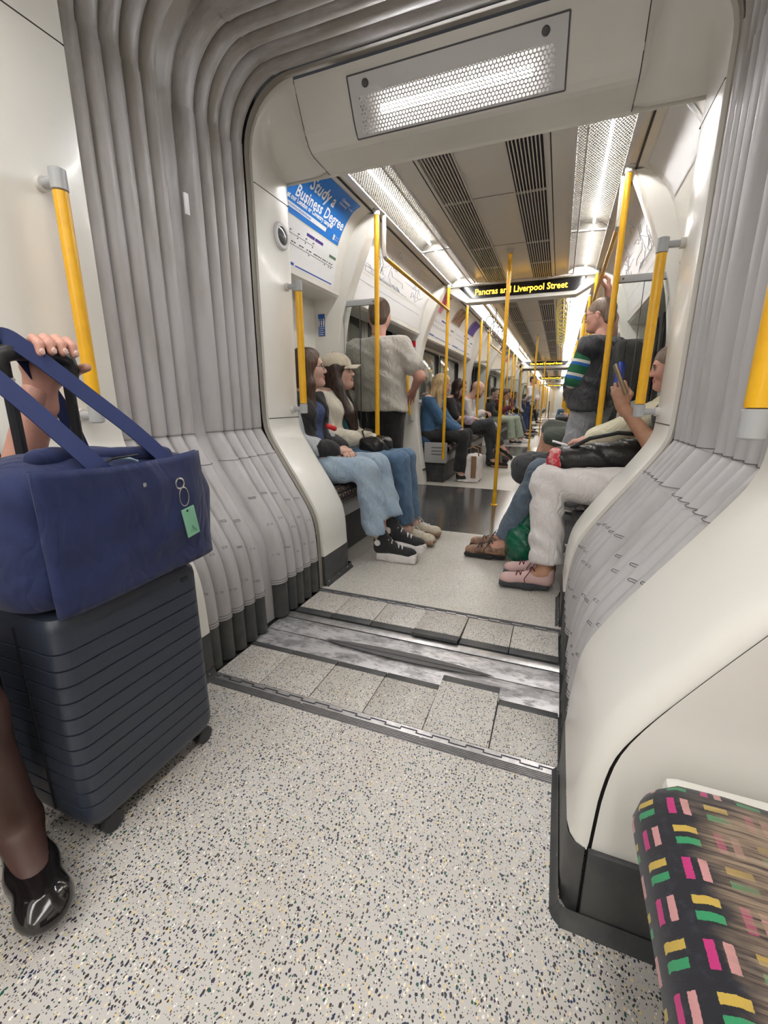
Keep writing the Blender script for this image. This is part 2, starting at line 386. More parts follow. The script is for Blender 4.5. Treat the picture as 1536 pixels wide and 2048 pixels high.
# lens-shaped dark wear strip on the middle plate
mb = MB(); n = 28; vs_ = []; 
for i in range(n+1):
    t = i/n; x = -.32+.68*t; wv = .031*math.sin(PI*t)**.7
    vs_ += [(x, 1.383-wv*.9, .0), (x, 1.383+wv*1.0, .0)]
mb.add(vs_, [(2*i, 2*i+2, 2*i+3, 2*i+1) for i in range(n)])
mb.build('wear_strip', mat('strip_grey', (.10, .095, .097), .5) and 'strip_grey', gw)
mb = MB()
MB().box(-.30, .35, 1.3815, 1.3845, .0005, .002).build('wear_strip_rib', 'dark_grey', gw)
def hinge(y0, y1, flip):
    # grooved aluminium nosing + piano hinge with alternating knuckles
    h = y1-y0
    ya, yb = (y0, y0+h*.5) if not flip else (y1-h*.5, y1)
    yc, yd = (yb, y1) if not flip else (y0, ya)
    MB().box(-.60, .578, ya, yb, -.014, .001).build('threshold_strip', 'alu', gw, smooth=False)
    ribs = MB()
    for i in range(5):
        yy = ya+(yb-ya)*(i+.5)/5; ribs.box(-.60, .578, yy-.0012, yy+.0012, .001, .0022)
    ribs.build('grip_ribs', 'dark_grey', gw, smooth=False)
    MB().box(-.60, .578, yc, yd, -.014, .0005).build('hinge_strip', 'alu', gw, smooth=False)
    ym = (yc+yd)/2
    for i in range(24):
        x0 = -.598+i*.0489; s = .0045 if i % 2 else -.0045
        MB().box(x0, x0+.047, ym+s-.0016, ym+s+.0016, .0005, .0016).build('hinge_gap', 'ink', gw, smooth=False)
        MB().box(x0+.0455, x0+.0485, ym-.006, ym+.006, .0005, .0016).build('hinge_gap', 'ink', gw, smooth=False)
hinge(.986, 1.043, False); hinge(1.783, 1.815, True)
for x, y in ((.53, 1.025), (-.54, 1.03), (.2, 1.012), (-.2, 1.012)): MB().lathe([(.004, .0), (.004, .002), (.002, .003)], (x, y, .0), 8).build('screw', 'steel', gw)

# ---------------------------------------------------------------- bellows
bel = thing('gangway_bellows', 'grey ribbed vinyl bellows arching around the gangway between two carriages', 'bellows', (0, 1.415, 0))
PATH = full_outline(n_side=4, n_arc=14, n_top=5, z0=.165, kink=True); KX = [p[0] for p in KINK] + [.8648, .8648]; KZ = [p[1] for p in KINK] + [.83, 2.0]; NRM = normals(PATH)
arc0 = [i for i, p in enumerate(PATH) if abs(p[1]-(2.205-RC)) < 1e-6]
tr = random.Random(11)
def fold(y, w, d, ph):
    mb = MB(); k = len(PATH); nn = 9; vs_ = []
    cum = [0]
    for i in range(1, k): cum.append(cum[-1]+math.hypot(PATH[i][0]-PATH[i-1][0], PATH[i][1]-PATH[i-1][1]))
    rows = []
    for i, ((x, z), (nx, nz)) in enumerate(zip(PATH, NRM)):
        seg = 0
        if z > .70: seg = 1
        if z > .8185: seg = 2
        if z > 1.92 + ph*.018: seg = 3
        if z > 2.198: seg = 4
        rows.append((x, z, nx, nz, seg))
    out = []
    for i, r in enumerate(rows):
        if i and rows[i-1][4] != r[4]:
            p = rows[i-1]; out.append((p[0]*.02+r[0]*.98, p[1]*.02+r[1]*.98, r[2], r[3], p[4])); out.append(r)
        else: out.append(r)
    SCL = {0: 1.05, 1: .99, 2: 1.04, 3: .975, 4: 1.05}
    for x, z, nx, nz, seg in out:
        f = SCL[seg]
        for j in range(nn):
            th = PI*j/(nn-1); dy = -math.cos(th)*w*.5*f; dn = d*f*max(math.sin(th), 0)**.9 - d - .004
            vs_.append((x+nx*dn, y+dy, z+nz*dn))
    kk = len(out)
    mb.add(vs_, [(i*nn+j, (i+1)*nn+j, (i+1)*nn+j+1, i*nn+j+1) for i in range(kk-1) for j in range(nn-1)])
    # hem: a slightly flared end ring at both feet
    f = mb.build('fold', 'bellows_grey', bel, ang=1.0)
    for side in (-1, 1):
        def foot(u, v, side=side):
            z = .002+.172*(1-v); x = .5735+.003*(z/.17); th = PI*u; dd = d*.93
            return (side*(x+dd+.004-dd*math.sin(th)**.9), y-math.cos(th)*w*.47, z)
        MB().grid(foot, 10, 2, flip=side > 0).build('rubber_foot', 'bellows_dark', f)
        st = MB()
        def ring(z, dz=0.):
            xs = np.interp(z, KZ, KX)
            return [(side*(xs+d+.0025-(d*1.045)*max(math.sin(PI*t/12), 0)**.9), y-math.cos(PI*t/12)*w*.525, z) for t in range(13)]
        st.tube(ring(.183), .0009, 5); st.tube(ring(.172), .0009, 5); st.tube(ring(.701), .0009, 5); st.tube(ring(.8175), .0009, 5)
        for q, zt in enumerate((.30 - ph*.012 + tr.uniform(-.02, .02), .425 - ph*.010 + tr.uniform(-.025, .025), .545 - ph*.010 + tr.uniform(-.02, .02))):
            xs = np.interp(zt, KZ, KX)
            sgn = -1 if y < 3 else 1
            loop = []
            t0, t1 = (.20, .40) if q % 2 == 0 else (.30, .46)
            for t, dz in [(t0, .003), (t1-.02, .003), (t1, 0), (t1-.02, -.003), (t0, -.003)]:
                th = PI*t; zz = zt+dz+.0
                x_ = np.interp(zz, KZ, KX)
                loop.append((side*(x_+d+.0025-(d*1.05)*math.sin(th)**.9), y-math.cos(th)*w*.525, zz))
            st.tube(loop, .0008, 5)
        tag(st.build('stitching', 'thread', f), kind='stuff')
NEARF = [1.068, 1.137, 1.205, 1.273, 1.339]; FARF = [(1.499, .100, .060), (1.575, .072, .048), (1.637, .070, .048), (1.702, .074, .048), (1.772, .080, .050)]
for i, y in enumerate(NEARF): fold(y, .072, .046, i)
for i, (y, w_, d_) in enumerate(FARF): fold(y, w_, d_, i)
def sheet(off, y0, y1, m, nm, z0=0.0):
    P2 = full_outline(n_side=2, n_arc=10, n_top=4, z0=z0); N2 = normals(P2)
    def fn(u, v):
        i = int(round(u*(len(P2)-1))); return (P2[i][0]-N2[i][0]*off, y0+(y1-y0)*v, P2[i][1]-N2[i][1]*off)
    return MB().grid(fn, len(P2)-1, 1).build(nm, m, bel, ang=1.2)
sheet(.062, .96, 1.87, 'bellows_dark', 'backing_sheet')
sheet(.046, 1.365, 1.455, 'bellows_grey', 'centre_band'); sheet(.014, 1.808, 1.845, mat('seal_brown', (.27, .245, .21), .6) and 'seal_brown', 'edge_seal')
# small data plate riveted on the centre band
MB().box(-.835, -.828, 1.385, 1.405, 1.60, 1.67, bev=.002).build('data_plate', 'white_paper', bel)

# ---------------------------------------------------------------- gangway portals (end walls of the carriages)
def beam_z(t):      # t: 0 at the bellows, 1 at the saloon side
    return float(np.interp(t, [0, .05, .27, .36, .46, 1], [2.205, 2.175, 2.055, 2.022, 2.003, 1.997]))
def portal(yb, ys, name_tag, where, lamp):
    """yb: bellows side, ys: saloon side. cheeks left and right, beam on top"""
    dy = ys-yb; sgn = 1 if dy > 0 else -1; L = abs(dy)
    vsec = [(0, .03), (0, .0), (.012, -.002), (.10, -.002), (L*.5, -.002), (L-.05, -.002), (L-.025, .003), (L-.010, .013), (L-.003, .027), (L-.003, .031)]
    hs = half_outline(n_side=3, n_arc=10, n_top=1, z0=.165)[:-1]     # cheek + corner arc
    near_n = normals([(-x, z) for x, z in hs])
    side_n = len([1 for x, z in hs if z <= 2.205-RC+1e-6])
    for side, sn in ((-1, 'left'), (1, 'right')):
        mb = MB(); vs_ = []
        for i, (x, z) in enumerate(hs):
            for t, off in vsec:
                f = t/L; xx, zz, nn = x, z, near_n[i]
                if i >= side_n-1:          # corner: round at the bellows, square at the saloon end
                    a = (i-(side_n-1))/(len(hs)-side_n); zc = 2.205-RC
                    qx, qz = ((.864, zc+(1.985-zc)*a*2) if a < .5 else (.864-RC*(a-.5)*2, 1.985))
                    wv = min(1, f*1.15)**.8; bz = beam_z(f)
                    xx = x*(1-wv)+qx*wv; zz = z*(1-wv)+qz*wv
                    if a > .98: xx, zz = .862-RC, bz
                vs_.append((side*(xx+off*nn[0]), yb+sgn*t, zz-off*nn[1]))
        m_ = len(vsec)
        fs = [(i*m_+j, (i+1)*m_+j, (i+1)*m_+j+1, i*m_+j+1) for i in range(len(hs)-1) for j in range(m_-1)]
        mb.add(vs_, fs)
        w = struct(mb.build('wall_%s_%s' % (sn, name_tag), 'panel', ang=.9), 'off-white moulded gangway cheek wall on the %s side, %s' % (sn, where))
        # dark groove and the saloon-facing bulkhead
        g = MB(); vs_ = []
        sp = smooth_poly(SIDE, 3); sp = [(p.x, p.y) for p in sp] + [(.862, 2.15)]
        for x, z in sp: vs_ += [(side*(x+.030), ys-sgn*.004, z), (side*(x+.036), ys-sgn*.010, z), (side*(x+.037), ys-sgn*.0005, z)]
        g.add(vs_, [(3*i+j, 3*i+3+j, 3*i+4+j, 3*i+1+j) for i in range(len(sp)-1) for j in range(2)])
        g.build('groove', 'groove', w)
        b = MB(); vs_ = []
        for x, z in sp: vs_ += [(side*(x+.036), ys, z), (side*(x+.060), ys+sgn*.001, z), (side*1.3, ys, z)]
        b.add(vs_, [(3*i+j, 3*i+3+j, 3*i+4+j, 3*i+1+j) for i in range(len(sp)-1) for j in range(2)])
        b.build('bulkhead_face', 'panel', w)
        # dark kick panel, with riveted floor cove
        kk = MB(); vs_ = []
        for z in (0, .165):
            for t, off in vsec: vs_.append((side*(.571+off*(1 if off > 0 else 0)+.001), yb+sgn*t, z))
        kk.add(vs_, [(j, j+1, m_+j+1, m_+j) for j in range(m_-1)]); kk.build('kick_panel', 'kick', w)
        MB().box(*sorted((side*.607, side*1.25)), *sorted((ys-sgn*.0, ys+sgn*.012)), .0, .172, bev=.003).build('kick_panel', 'kick', w)
        cv = MB(); cs = [(.556, .0), (.560, .006), (.566, .012), (.570, .030)]
        cv.grid(lambda u, v: (side*cs[int(round(u*3))][0], yb+sgn*(L+.004)*v, cs[int(round(u*3))][1]), 3, 1); 
        cv.grid(lambda u, v: (side*(.575+.65*v), ys+sgn*(.030-.010*[0, .3, .8, 1.6][int(round(u*3))]), cs[int(round(u*3))][1]), 3, 1)
        n_ = 6
        cv.grid(lambda u, v: (side*(.586-(.586-cs[int(round(u*3))][0])*math.cos(v*PI/2)+0.0), ys+sgn*((.030-.010*[0, .3, .8, 1.6][int(round(u*3))])*math.sin(v*PI/2)), cs[int(round(u*3))][1]), 3, n_)
        cv.build('floor_cove', 'kick', w)
        for t in (.03, .14, .25): MB().lathe([(.0045, 0), (.004, .002), (.0015, .003)], (0, 0, 0), 8, 'x').build('rivet', 'steel', w).location = (side*.567, yb+sgn*t, .02)
        # panel joint lines
        for z in ((.862, 1.885) if where.startswith('beyond') else (1.885,)):
            sx_ = float(np.interp(z, [p[1] for p in SIDE], [p[0] for p in SIDE]))-.0028
            MB().box(*sorted((side*sx_, side*.867)), *sorted((yb+sgn*.001, yb+sgn*(L-.03))), z-.0015, z+.0015).build('panel_joint', 'groove', w, smooth=False)
    # beam with a recess for its lamp
    XB = [RC-.862, -.405, .405, .862-RC]; TB = [0, .05, .11, .17, .22, .27, .315, .36, .395, .43, .5, .7, 1.0]
    mb = MB()
    for a in range(3):
        n_ = 8 if a == 1 else 3
        for bq in range(len(TB)-1):
            if lamp and a == 1 and .05 <= TB[bq] < .395: continue
            mb.grid(lambda u, v: (XB[a]+(XB[a+1]-XB[a])*u, yb+dy*(TB[bq]+(TB[bq+1]-TB[bq])*v), beam_z(TB[bq]+(TB[bq+1]-TB[bq])*v)), n_, 1)
    mb.add([(-1.3, ys, 1.985), (1.3, ys, 1.985), (1.3, ys, 2.4), (-1.3, ys, 2.4)], [(0, 1, 2, 3)])
    bm_ = struct(mb.build('beam_'+name_tag, 'panel', ang=.5), 'off-white ceiling beam of the gangway portal, ' + where)
    for x in (RC-.862, .862-RC):
        jl = MB(); jl.grid(lambda u, v: (x-.0015+.003*u, yb+dy*v, beam_z(v)-.0012), 1, 14); jl.build('panel_joint', 'groove', bm_)
    return bm_
portal(1.84, 2.14, 'far_portal', 'beyond the bellows', True)
portal(1.032, .69, 'near_portal', 'on the near side of the bellows', False)
for c in (1, 2):
    o = c*PERIOD
    for yb, ys, nm in ((1.84+o, 2.14+o, 'entry'), (.99+o, .69+o, 'exit')):
        for side, sn in ((-1, 'left'), (1, 'right')):
            sp = [(x, z) for x, z in SIDE] + [(.80, 2.06), (.62, 2.2)]
            mb = MB(); mb.grid(lambda u, v: (side*sp[int(round(u*(len(sp)-1)))][0], yb+(ys-yb)*v, sp[int(round(u*(len(sp)-1)))][1]), len(sp)-1, 1)
            mb.add([p for x, z in sp for p in ((side*x, ys, z), (side*1.3, ys, z))], [(2*i, 2*i+1, 2*i+3, 2*i+2) for i in range(len(sp)-1)])
            struct(mb.build('wall_%s_%s' % (sn, nm), 'panel'), '%s cheek wall of a distant gangway, %s carriage %d' % (sn, 'entering' if nm == 'entry' else 'leaving', c + (nm == 'entry')))
        mb = MB().box(-1.3, 1.3, min(yb, ys), max(yb, ys), 2.0, 2.3); struct(mb.build('beam_'+nm, 'ceiling_panel', smooth=False), 'ceiling beam of gangway %d further down, %s side' % (c, nm))
    # bellows of the further gangways
    bo = thing('gangway_bellows', '%s distant grey bellows down the train' % ['', 'nearer', 'further'][c], 'bellows', (0, o+1.4, 0))
    pts = full_outline(n_side=1, n_arc=5, n_top=2)
    for yy in np.linspace(1.03, 1.80, 8):
        MB().tube([(x*1.02, o+yy, z*1.01) for x, z in pts], .045, 6).build('fold', 'bellows_grey', bo)
# gangway lamp in the far beam
gl = thing('gangway_lamp', 'lit lamp with perforated white cover set in the gangway beam', 'lamp', (0, 1.9, 2.1))
def beam_pt(x, t, off=0.):
    e = .01; dz = beam_z(min(t+e, 1))-beam_z(max(t-e, 0)); dyy = .3*(min(t+e, 1)-max(t-e, 0)); l = math.hypot(dz, dyy)
    return (x, 1.84+.3*t+dz/l*off, beam_z(t)-dyy/l*off)
T0, T1 = .052, .393
mb = MB(); fr = MB()
XA = [-.402, -.365, .365, .402]; TT = [T0, T0+.10, T1-.03, T1]
slen = [0]
for i in range(1, 41):
    p, q = beam_pt(0, T0+(T1-T0)*(i-1)/40), beam_pt(0, T0+(T1-T0)*i/40); slen.append(slen[-1]+math.hypot(p[1]-q[1], p[2]-q[2]))
for a in range(3):
    for b in range(3):
        inner = a == 1 and b == 1
        (mb if inner else fr).grid(lambda u, v: beam_pt(XA[a]+(XA[a+1]-XA[a])*u, TT[b]+(TT[b+1]-TT[b])*v, .004), 6, 6,
            uvfn=(lambda u, v: (XA[1]+(XA[2]-XA[1])*u, float(np.interp((TT[1]+(TT[2]-TT[1])*v-T0)/(T1-T0)*40, range(41), slen)))) if inner else None)
fr.build('cover_frame', 'panel_cover' if 'panel_cover' in MATS else mat('panel_cover', (.72, .71, .72), .4) and 'panel_cover', gl)
mb.build('perforated_cover', 'perf_gangway', gl)
ed = MB()
for pts in ([beam_pt(x, T0, .004) for x in np.linspace(-.403, .403, 9)], [beam_pt(x, T1, .004) for x in np.linspace(-.403, .403, 9)], [beam_pt(-.403, t, .004) for t in np.linspace(T0, T1, 9)], [beam_pt(.403, t, .004) for t in np.linspace(T0, T1, 9)]):
    ed.tube(pts, .0028, 6)
ed.build('cover_seal', 'dark_grey', gl)
tr = MB(); tr.grid(lambda u, v: (lambda p: (p[0], p[1], p[2]))(beam_pt(-.402+.804*u, T0+(T1-T0)*v, -.055*math.sin(PI*min(max(v, 0.0), 1.0))**.5-.002)), 10, 10); tr.build('tray', 'tray_gangway', gl)
q0, q1 = beam_pt(-.29, .235, -.030), beam_pt(.29, .235, -.030)
MB().tube([q0, q1], .016, 12).build('tube', mat('tube_gangway', (1, 1, 1), .5, emit=((.95, .97, 1.), 90.)) , gl)
for x in (-.33, .33):
    p = beam_pt(x, T0+.05, .004); q = beam_pt(x, T0+.05, .012)
    MB().tube([p, ((p[0]+q[0])/2, (p[1]+q[1])/2, (p[2]+q[2])/2), q], [.0135, .0135, .010], 14).build('lock', 'dark_grey', gl)

# ---------------------------------------------------------------- grab rails of the portals
def grab_rail(side, y, label):
    x = side*.790; r = thing('grab_rail', label, 'handrail', (x, y, .9), 'grab rails of the gangway portals')
    MB().tube([(x, y, .935), (x, y, 1.480)], .0185, 16).build('rail', 'rail_yellow', r)
    for z0, z1, zb in ((1.480, 1.535, 1.508), (.882, .935, .905)):
        MB().lathe([(.012, z0), (.0205, z0+.004), (.0205, z1-.004), (.012, z1)], (x, y, 0), 16).build('end_socket', 'rail_grey', r)
        b = MB().tube([(x, y, zb), (side*.845, y, zb)], .0125, 12).build('bracket', 'rail_grey', r)
        MB().tube([(side*.845, y, zb), (side*.868, y, zb)], .018, 14).build('flange', 'rail_cream', b)
grab_rail(-1, .905, 'yellow grab rail on the near white wall beside the navy bag')
grab_rail(1, .905, 'large yellow grab rail at the right edge of the picture')
grab_rail(-1, 2.055, 'yellow grab rail on the far cheek wall beside the woman in glasses')
grab_rail(1, 2.055, 'yellow grab rail on the far right cheek wall before the raised phone')
# round fixture on the far left cheek
cf = thing('dome_camera', 'round dark dome fixture on the far left cheek wall', 'camera', (-.862, 2.03, 1.73))
MB().lathe([(.062, -.866), (.062, -.856), (.054, -.849), (.041, -.849), (.040, -.854)], (0, 2.03, 1.73), 24, 'x').build('bezel', 'panel_cover', cf)
MB().lathe([(.001, -.842), (.016, -.844), (.030, -.848), (.040, -.853)], (0, 2.03, 1.73), 24, 'x').build('dome', 'lens_dark', cf)
MB().lathe([(.003, -.853), (.002, -.850)], (0, 1.978, 1.73), 8, 'x').build('screw', 'dark_grey', cf)
# ================================================================ carriage shells
CN = ['the next carriage', 'the second carriage', 'the last carriage']
CAR0, CAR1 = 2.14, 15.60        # saloon of the next carriage; later carriages repeat at PERIOD
COVE = [(.748, 2.128), (.800, 2.112), (.850, 2.075), (.900, 2.010), (.945, 1.920), (.975, 1.820), (.995, 1.720), (1.000, 1.680)]
def cove_at(t):
    """t 0..1 from the top edge down; returns x (half), z"""
    p = smooth_poly(COVE, 4); f = t*(len(p)-1); i = min(int(f), len(p)-2); a = f-i
    return p[i].x*(1-a)+p[i+1].x*a, p[i].y*(1-a)+p[i+1].y*a
def shell(y0, y1, where, doors):
    """ceiling, coves and walls between y0 and y1; doors = list of (ya, yb)"""
    cl = MB()
    cl.add([(-.44, y0, 2.15), (.44, y0, 2.15), (.44, y1, 2.15), (-.44, y1, 2.15)], [(0, 1, 2, 3)])
    for s in (-1, 1):
        cl.grid(lambda u, v: (s*[.70, .748][int(round(u))], y0+(y1-y0)*v, [2.135, 2.128][int(round(u))]), 1, 1)
        cl.add([(s*.44, y0, 2.15), (s*.44, y1, 2.15), (s*.44, y1, 2.20), (s*.44, y0, 2.20), (s*.70, y0, 2.135), (s*.70, y1, 2.135), (s*.70, y1, 2.20), (s*.70, y0, 2.20)], [(0, 1, 2, 3), (4, 5, 6, 7), (2, 3, 7, 6)])
    c = struct(cl.build('ceiling', 'ceiling_panel', ang=.3), 'beige ceiling of ' + where)
    for s, sn in ((-1, 'left'), (1, 'right')):
        cv = MB(); pr = [cove_at(i/18) for i in range(19)]
        pr = pr + [(1.004, 1.655), (1.02, 1.640), (1.06, 1.635), (1.205, 1.640)]
        cv.grid(lambda u, v: (s*pr[int(round(u*(len(pr)-1)))][0], y0+(y1-y0)*v, pr[int(round(u*(len(pr)-1)))][1]), len(pr)-1, 1)
        cv.build('cove_panel', 'panel', c, ang=.5)
        MB().box(*sorted((s*.742, s*.752)), y0, y1, 2.122, 2.1275).build('cove_joint', 'groove', c, smooth=False)
        w = MB(); ys = [y0] + [v for d in doors for v in d] + [y1]
        for i in range(0, len(ys), 2):
            w.add([(s*1.205, ys[i], 0), (s*1.205, ys[i+1], 0), (s*1.205, ys[i+1], 1.66), (s*1.205, ys[i], 1.66)], [(0, 1, 2, 3)])
        struct(w.build('wall_'+sn, 'panel', smooth=False), '%s side wall of %s' % (sn, where))
    return c
shell(CAR0, CAR1, 'the next carriage', DOORS)
for c in (1, 2):
    o = c*PERIOD; shell(CAR0+o, CAR1+o, ['', 'the second carriage', 'the last carriage'][c], [(a+o, b+o) for a, b in DOORS])
shell(-7, .69, 'the nearest carriage', [(-2.3, -.56)])
for y, t in ((-7, 'rear'), (CAR1+2*PERIOD, 'far')):
    struct(MB().box(-1.3, 1.3, y-.05, y, 0, 2.3).build('wall_'+t, 'panel', smooth=False), 'end wall closing the %s end of the train' % t)

# ---------------------------------------------------------------- ceiling lamps
def lamp_mesh(L, perf, near=False):
    out = {}
    f = MB()      # frame lies in local coords: x 0..0.26 outward, y 0..L
    for a, b, c, d in ((0, .012, 0, L), (.246, .272, 0, L), (.012, .246, 0, .008), (.012, .246, L-.008, L), (.050, .060, .008, L-.008)):
        f.box(a, b, c, d, -.006, .004)
    out['frame'] = f.mesh('lamp_frame', 'alu' if False else 'panel_cover', False)
    if perf:
        p = MB(); p.add([(.012, .008, 0), (.246, .008, 0), (.246, L-.008, 0), (.012, L-.008, 0)], [(0, 1, 2, 3)])
        for i, (u, v) in enumerate(((.012, .008), (.246, .008), (.246, L-.008), (.012, L-.008))): p.uv[i] = (u, v)
        out['perforated_cover'] = p.mesh('perforated_cover', 'perf_fine', False)
        t = MB(); t.grid(lambda u, v: (.010+.24*u, .004+(L-.008)*v, .058-.04*abs(2*u-1)**3), 8, 1); out['tray'] = t.mesh('lamp_tray', 'tray')
        q = MB(); q.tube([(.155, .06, .030), (.155, L-.06, .030)], .008, 10); out['tube'] = q.mesh('lamp_tube', 'tube')
    else:
        p = MB(); p.add([(.012, .008, 0), (.246, .008, 0), (.246, L-.008, 0), (.012, L-.008, 0)], [(0, 1, 2, 3)])
        out['diffuser'] = p.mesh('lamp_diffuser', 'diffuser_near' if near else 'diffuser', False)
    return out
LM = {}
def ceiling_lamp(side, y, L, perf, label):
    near = y < 1; k = (L, perf, side, near)
    if k not in LM:
        LM[k] = lamp_mesh(L, perf, near)
        if side < 0:
            for m in LM[k].values():
                m.transform(Matrix.Scale(-1, 4, (1, 0, 0))); m.flip_normals()
    o = thing('ceiling_lamp', label, 'lamp', (side*.44, y, 2.145), 'ceiling lamps')
    tilt = -.012/.26*side
    for nm, me in LM[k].items():
        p = bpy.data.objects.new(nm, me); COL.objects.link(p); p.parent = o; p.rotation_euler = (0, -tilt, 0)
    return o
ORD = ['first', 'second', 'third', 'fourth', 'fifth', 'sixth', 'seventh', 'eighth', 'ninth', 'tenth', 'eleventh', 'twelfth']
def lamp_row(ys, lens, perf, where):
    for s, sn in ((-1, 'left'), (1, 'right')):
        for i, (y, L) in enumerate(zip(ys, lens)):
            ceiling_lamp(s, y, L-.004, perf(y), 'lit white ceiling lamp panel, %s on the %s side in %s' % (ORD[i], sn, where))
ys = [2.20, 3.81] + [5.12+i*1.16 for i in range(8)] + [14.42]; ln = [1.61, 1.15] + [1.16]*8 + [1.16]
lamp_row(ys, ln, lambda y: y < 5, 'the next carriage')
for c in (1, 2): lamp_row([y+c*PERIOD for y in ys[:1]+ys[1:]], ln, lambda y: False, ['', 'the second carriage', 'the last carriage'][c])
lamp_row([.67-1.3*(i+1) for i in range(5)], [1.3]*5, lambda y: False, 'the nearest carriage')

# ---------------------------------------------------------------- ceiling vents
def vent(side, y0, y1, label, fine=True):
    o = thing('ceiling_vent', label, 'vent', (side*.215, y0, 2.15), 'ceiling vents')
    MB().add([(side*.130, y0, 2.1485), (side*.300, y0, 2.1485), (side*.300, y1, 2.1485), (side*.130, y1, 2.1485)], [(0, 1, 2, 3)]).build('backing', 'vent_dark', o, smooth=False)
    sl = MB()
    n = 9 if fine else 6
    for i in range(n):
        x = .135+.160*(i+.5)/n; w_ = .0028 if fine else .004
        sl.box(*sorted((side*(x-w_), side*(x+w_))), y0, y1, 2.137, 2.148)
    tag(sl.build('slats', 'slat', o, smooth=False), kind='stuff')
    fr = MB()
    for x in (.124, .304): fr.box(*sorted((side*x, side*(x+.008))), y0, y1, 2.138, 2.150)
    fr.box(*sorted((side*.124, side*.312)), y0, y0+.008, 2.138, 2.150)
    fr.build('frame', 'slat', o, smooth=False)
    MB().box(*sorted((side*.330, side*.336)), y0, y1, 2.1485, 2.1505).build('edge_joint', 'groove', o, smooth=False)
vy = [2.14, 3.03, 3.92, 4.47, 5.1, 6.3, 7.5, 8.7, 9.9, 11.1, 12.3, 13.5]
for s, sn in ((-1, 'left'), (1, 'right')):
    for i in range(len(vy)):
        vent(s, vy[i], (vy+[15.4])[i+1] if i < len(vy)-1 else 14.6, 'dark slatted ceiling vent, %s on the %s, in the next carriage' % (ORD[i], sn), vy[i] < 6)
    for c in (1, 2): vent(s, 2.2+c*PERIOD, 15.4+c*PERIOD, 'long distant ceiling vent on the %s in %s' % (sn, CN[c]), False)
for y in (3.03, 3.92, 5.1, 7.5, 9.9, 12.3):
    struct(MB().box(-.124, .124, y-.0015, y+.0015, 2.1485, 2.1505).build('trim_ceiling', 'groove', smooth=False), 'thin ceiling panel joint crossing between the vents %.0f dm ahead' % (y*10))

# ---------------------------------------------------------------- LED signs
def led_sign(y, label, text=True, detail=True):
    o = thing('led_sign', label, 'sign', (0, y, 2.05), 'hanging destination signs')
    pr = [(-.80, 2.15), (-.79, 2.12), (-.66, 2.035), (-.575, 1.985), (-.54, 1.967), (.54, 1.967), (.575, 1.985), (.66, 2.035), (.79, 2.12), (.80, 2.15)]
    hb = MB(); hb.prism(pr, y, y+.16)
    bm = None
    hb.build('housing', 'panel', o, ang=.3)
    sc = [(-.625, 2.115), (-.60, 2.095), (-.505, 2.010), (-.48, 2.002), (.52, 2.002), (.54, 2.010), (.61, 2.095), (.625, 2.115), (.60, 2.122), (-.60, 2.122)]
    MB().prism(sc, y-.006, y+.004).build('screen', 'led_back', o, smooth=False)
    MB().prism([(-.80, 2.148), (-.76, 2.125), (.76, 2.125), (.80, 2.148)], y-.012, y+.02).build('top_lip', 'panel', o)
    tv, tf = text_geo('Pancras and Liverpool Street', .094, .0012 if detail else 0, 'CENTER', 1.0)
    xs = [v[0] for v in tv]; wd = max(xs)-min(xs); k = .905/wd
    MB().add([(x*k, y-.0075, 2.033+z*.9) for x, z in tv], tf).build('lettering', 'led_on', o, smooth=False)['kind'] = 'stuff'
for y, lb in ((5.0, 'LED sign reading Pancras and Liverpool Street, nearest one'), (14.66, 'second LED sign down the train, small orange lettering'), (23.6, 'third LED sign down the train, tiny orange lettering'), (34.6, 'furthest LED sign, tiny orange dash of lettering')):
    led_sign(y, lb)

# ---------------------------------------------------------------- door pillars, doors, windows
PIL = [(.918, 0), (.925, .10), (.975, .40), (1.025, .80), (1.035, 1.07), (1.005, 1.38), (.965, 1.58), (.900, 1.76), (.820, 1.94), (.752, 2.09), (.735, 2.118)]
PILSP = [(p.x, p.y) for p in smooth_poly(PIL, 3)]
def pillar(s, y0, y1, label, detail=True):
    o = thing('door_pillar', label, 'pillar', (s*1.1, y0, 0), 'door pillars', 'structure')
    mb = MB(); vs_ = []; sec = [(0, .30, 0), (0, .012, 0), (.006, .003, 0), (.014, 0, 0), ((y1-y0)-.014, 0, 0), ((y1-y0)-.006, .003, 0), ((y1-y0), .012, 0), ((y1-y0), .30, 0)]
    for x, z in PILSP:
        for t, off, _ in sec: vs_.append((s*min(x+off, 1.26), y0+t, z))
    m_ = len(sec); mb.add(vs_, [(i*m_+j, (i+1)*m_+j, (i+1)*m_+j+1, i*m_+j+1) for i in range(len(PILSP)-1) for j in range(m_-1)])
    mb.build('pillar_shell', 'panel', o, ang=.7)
    if detail: MB().box(*sorted((s*(.915), s*1.2)), y0+.004, y1-.004, .17, .174).build('panel_joint', 'groove', o, smooth=False)
    return o
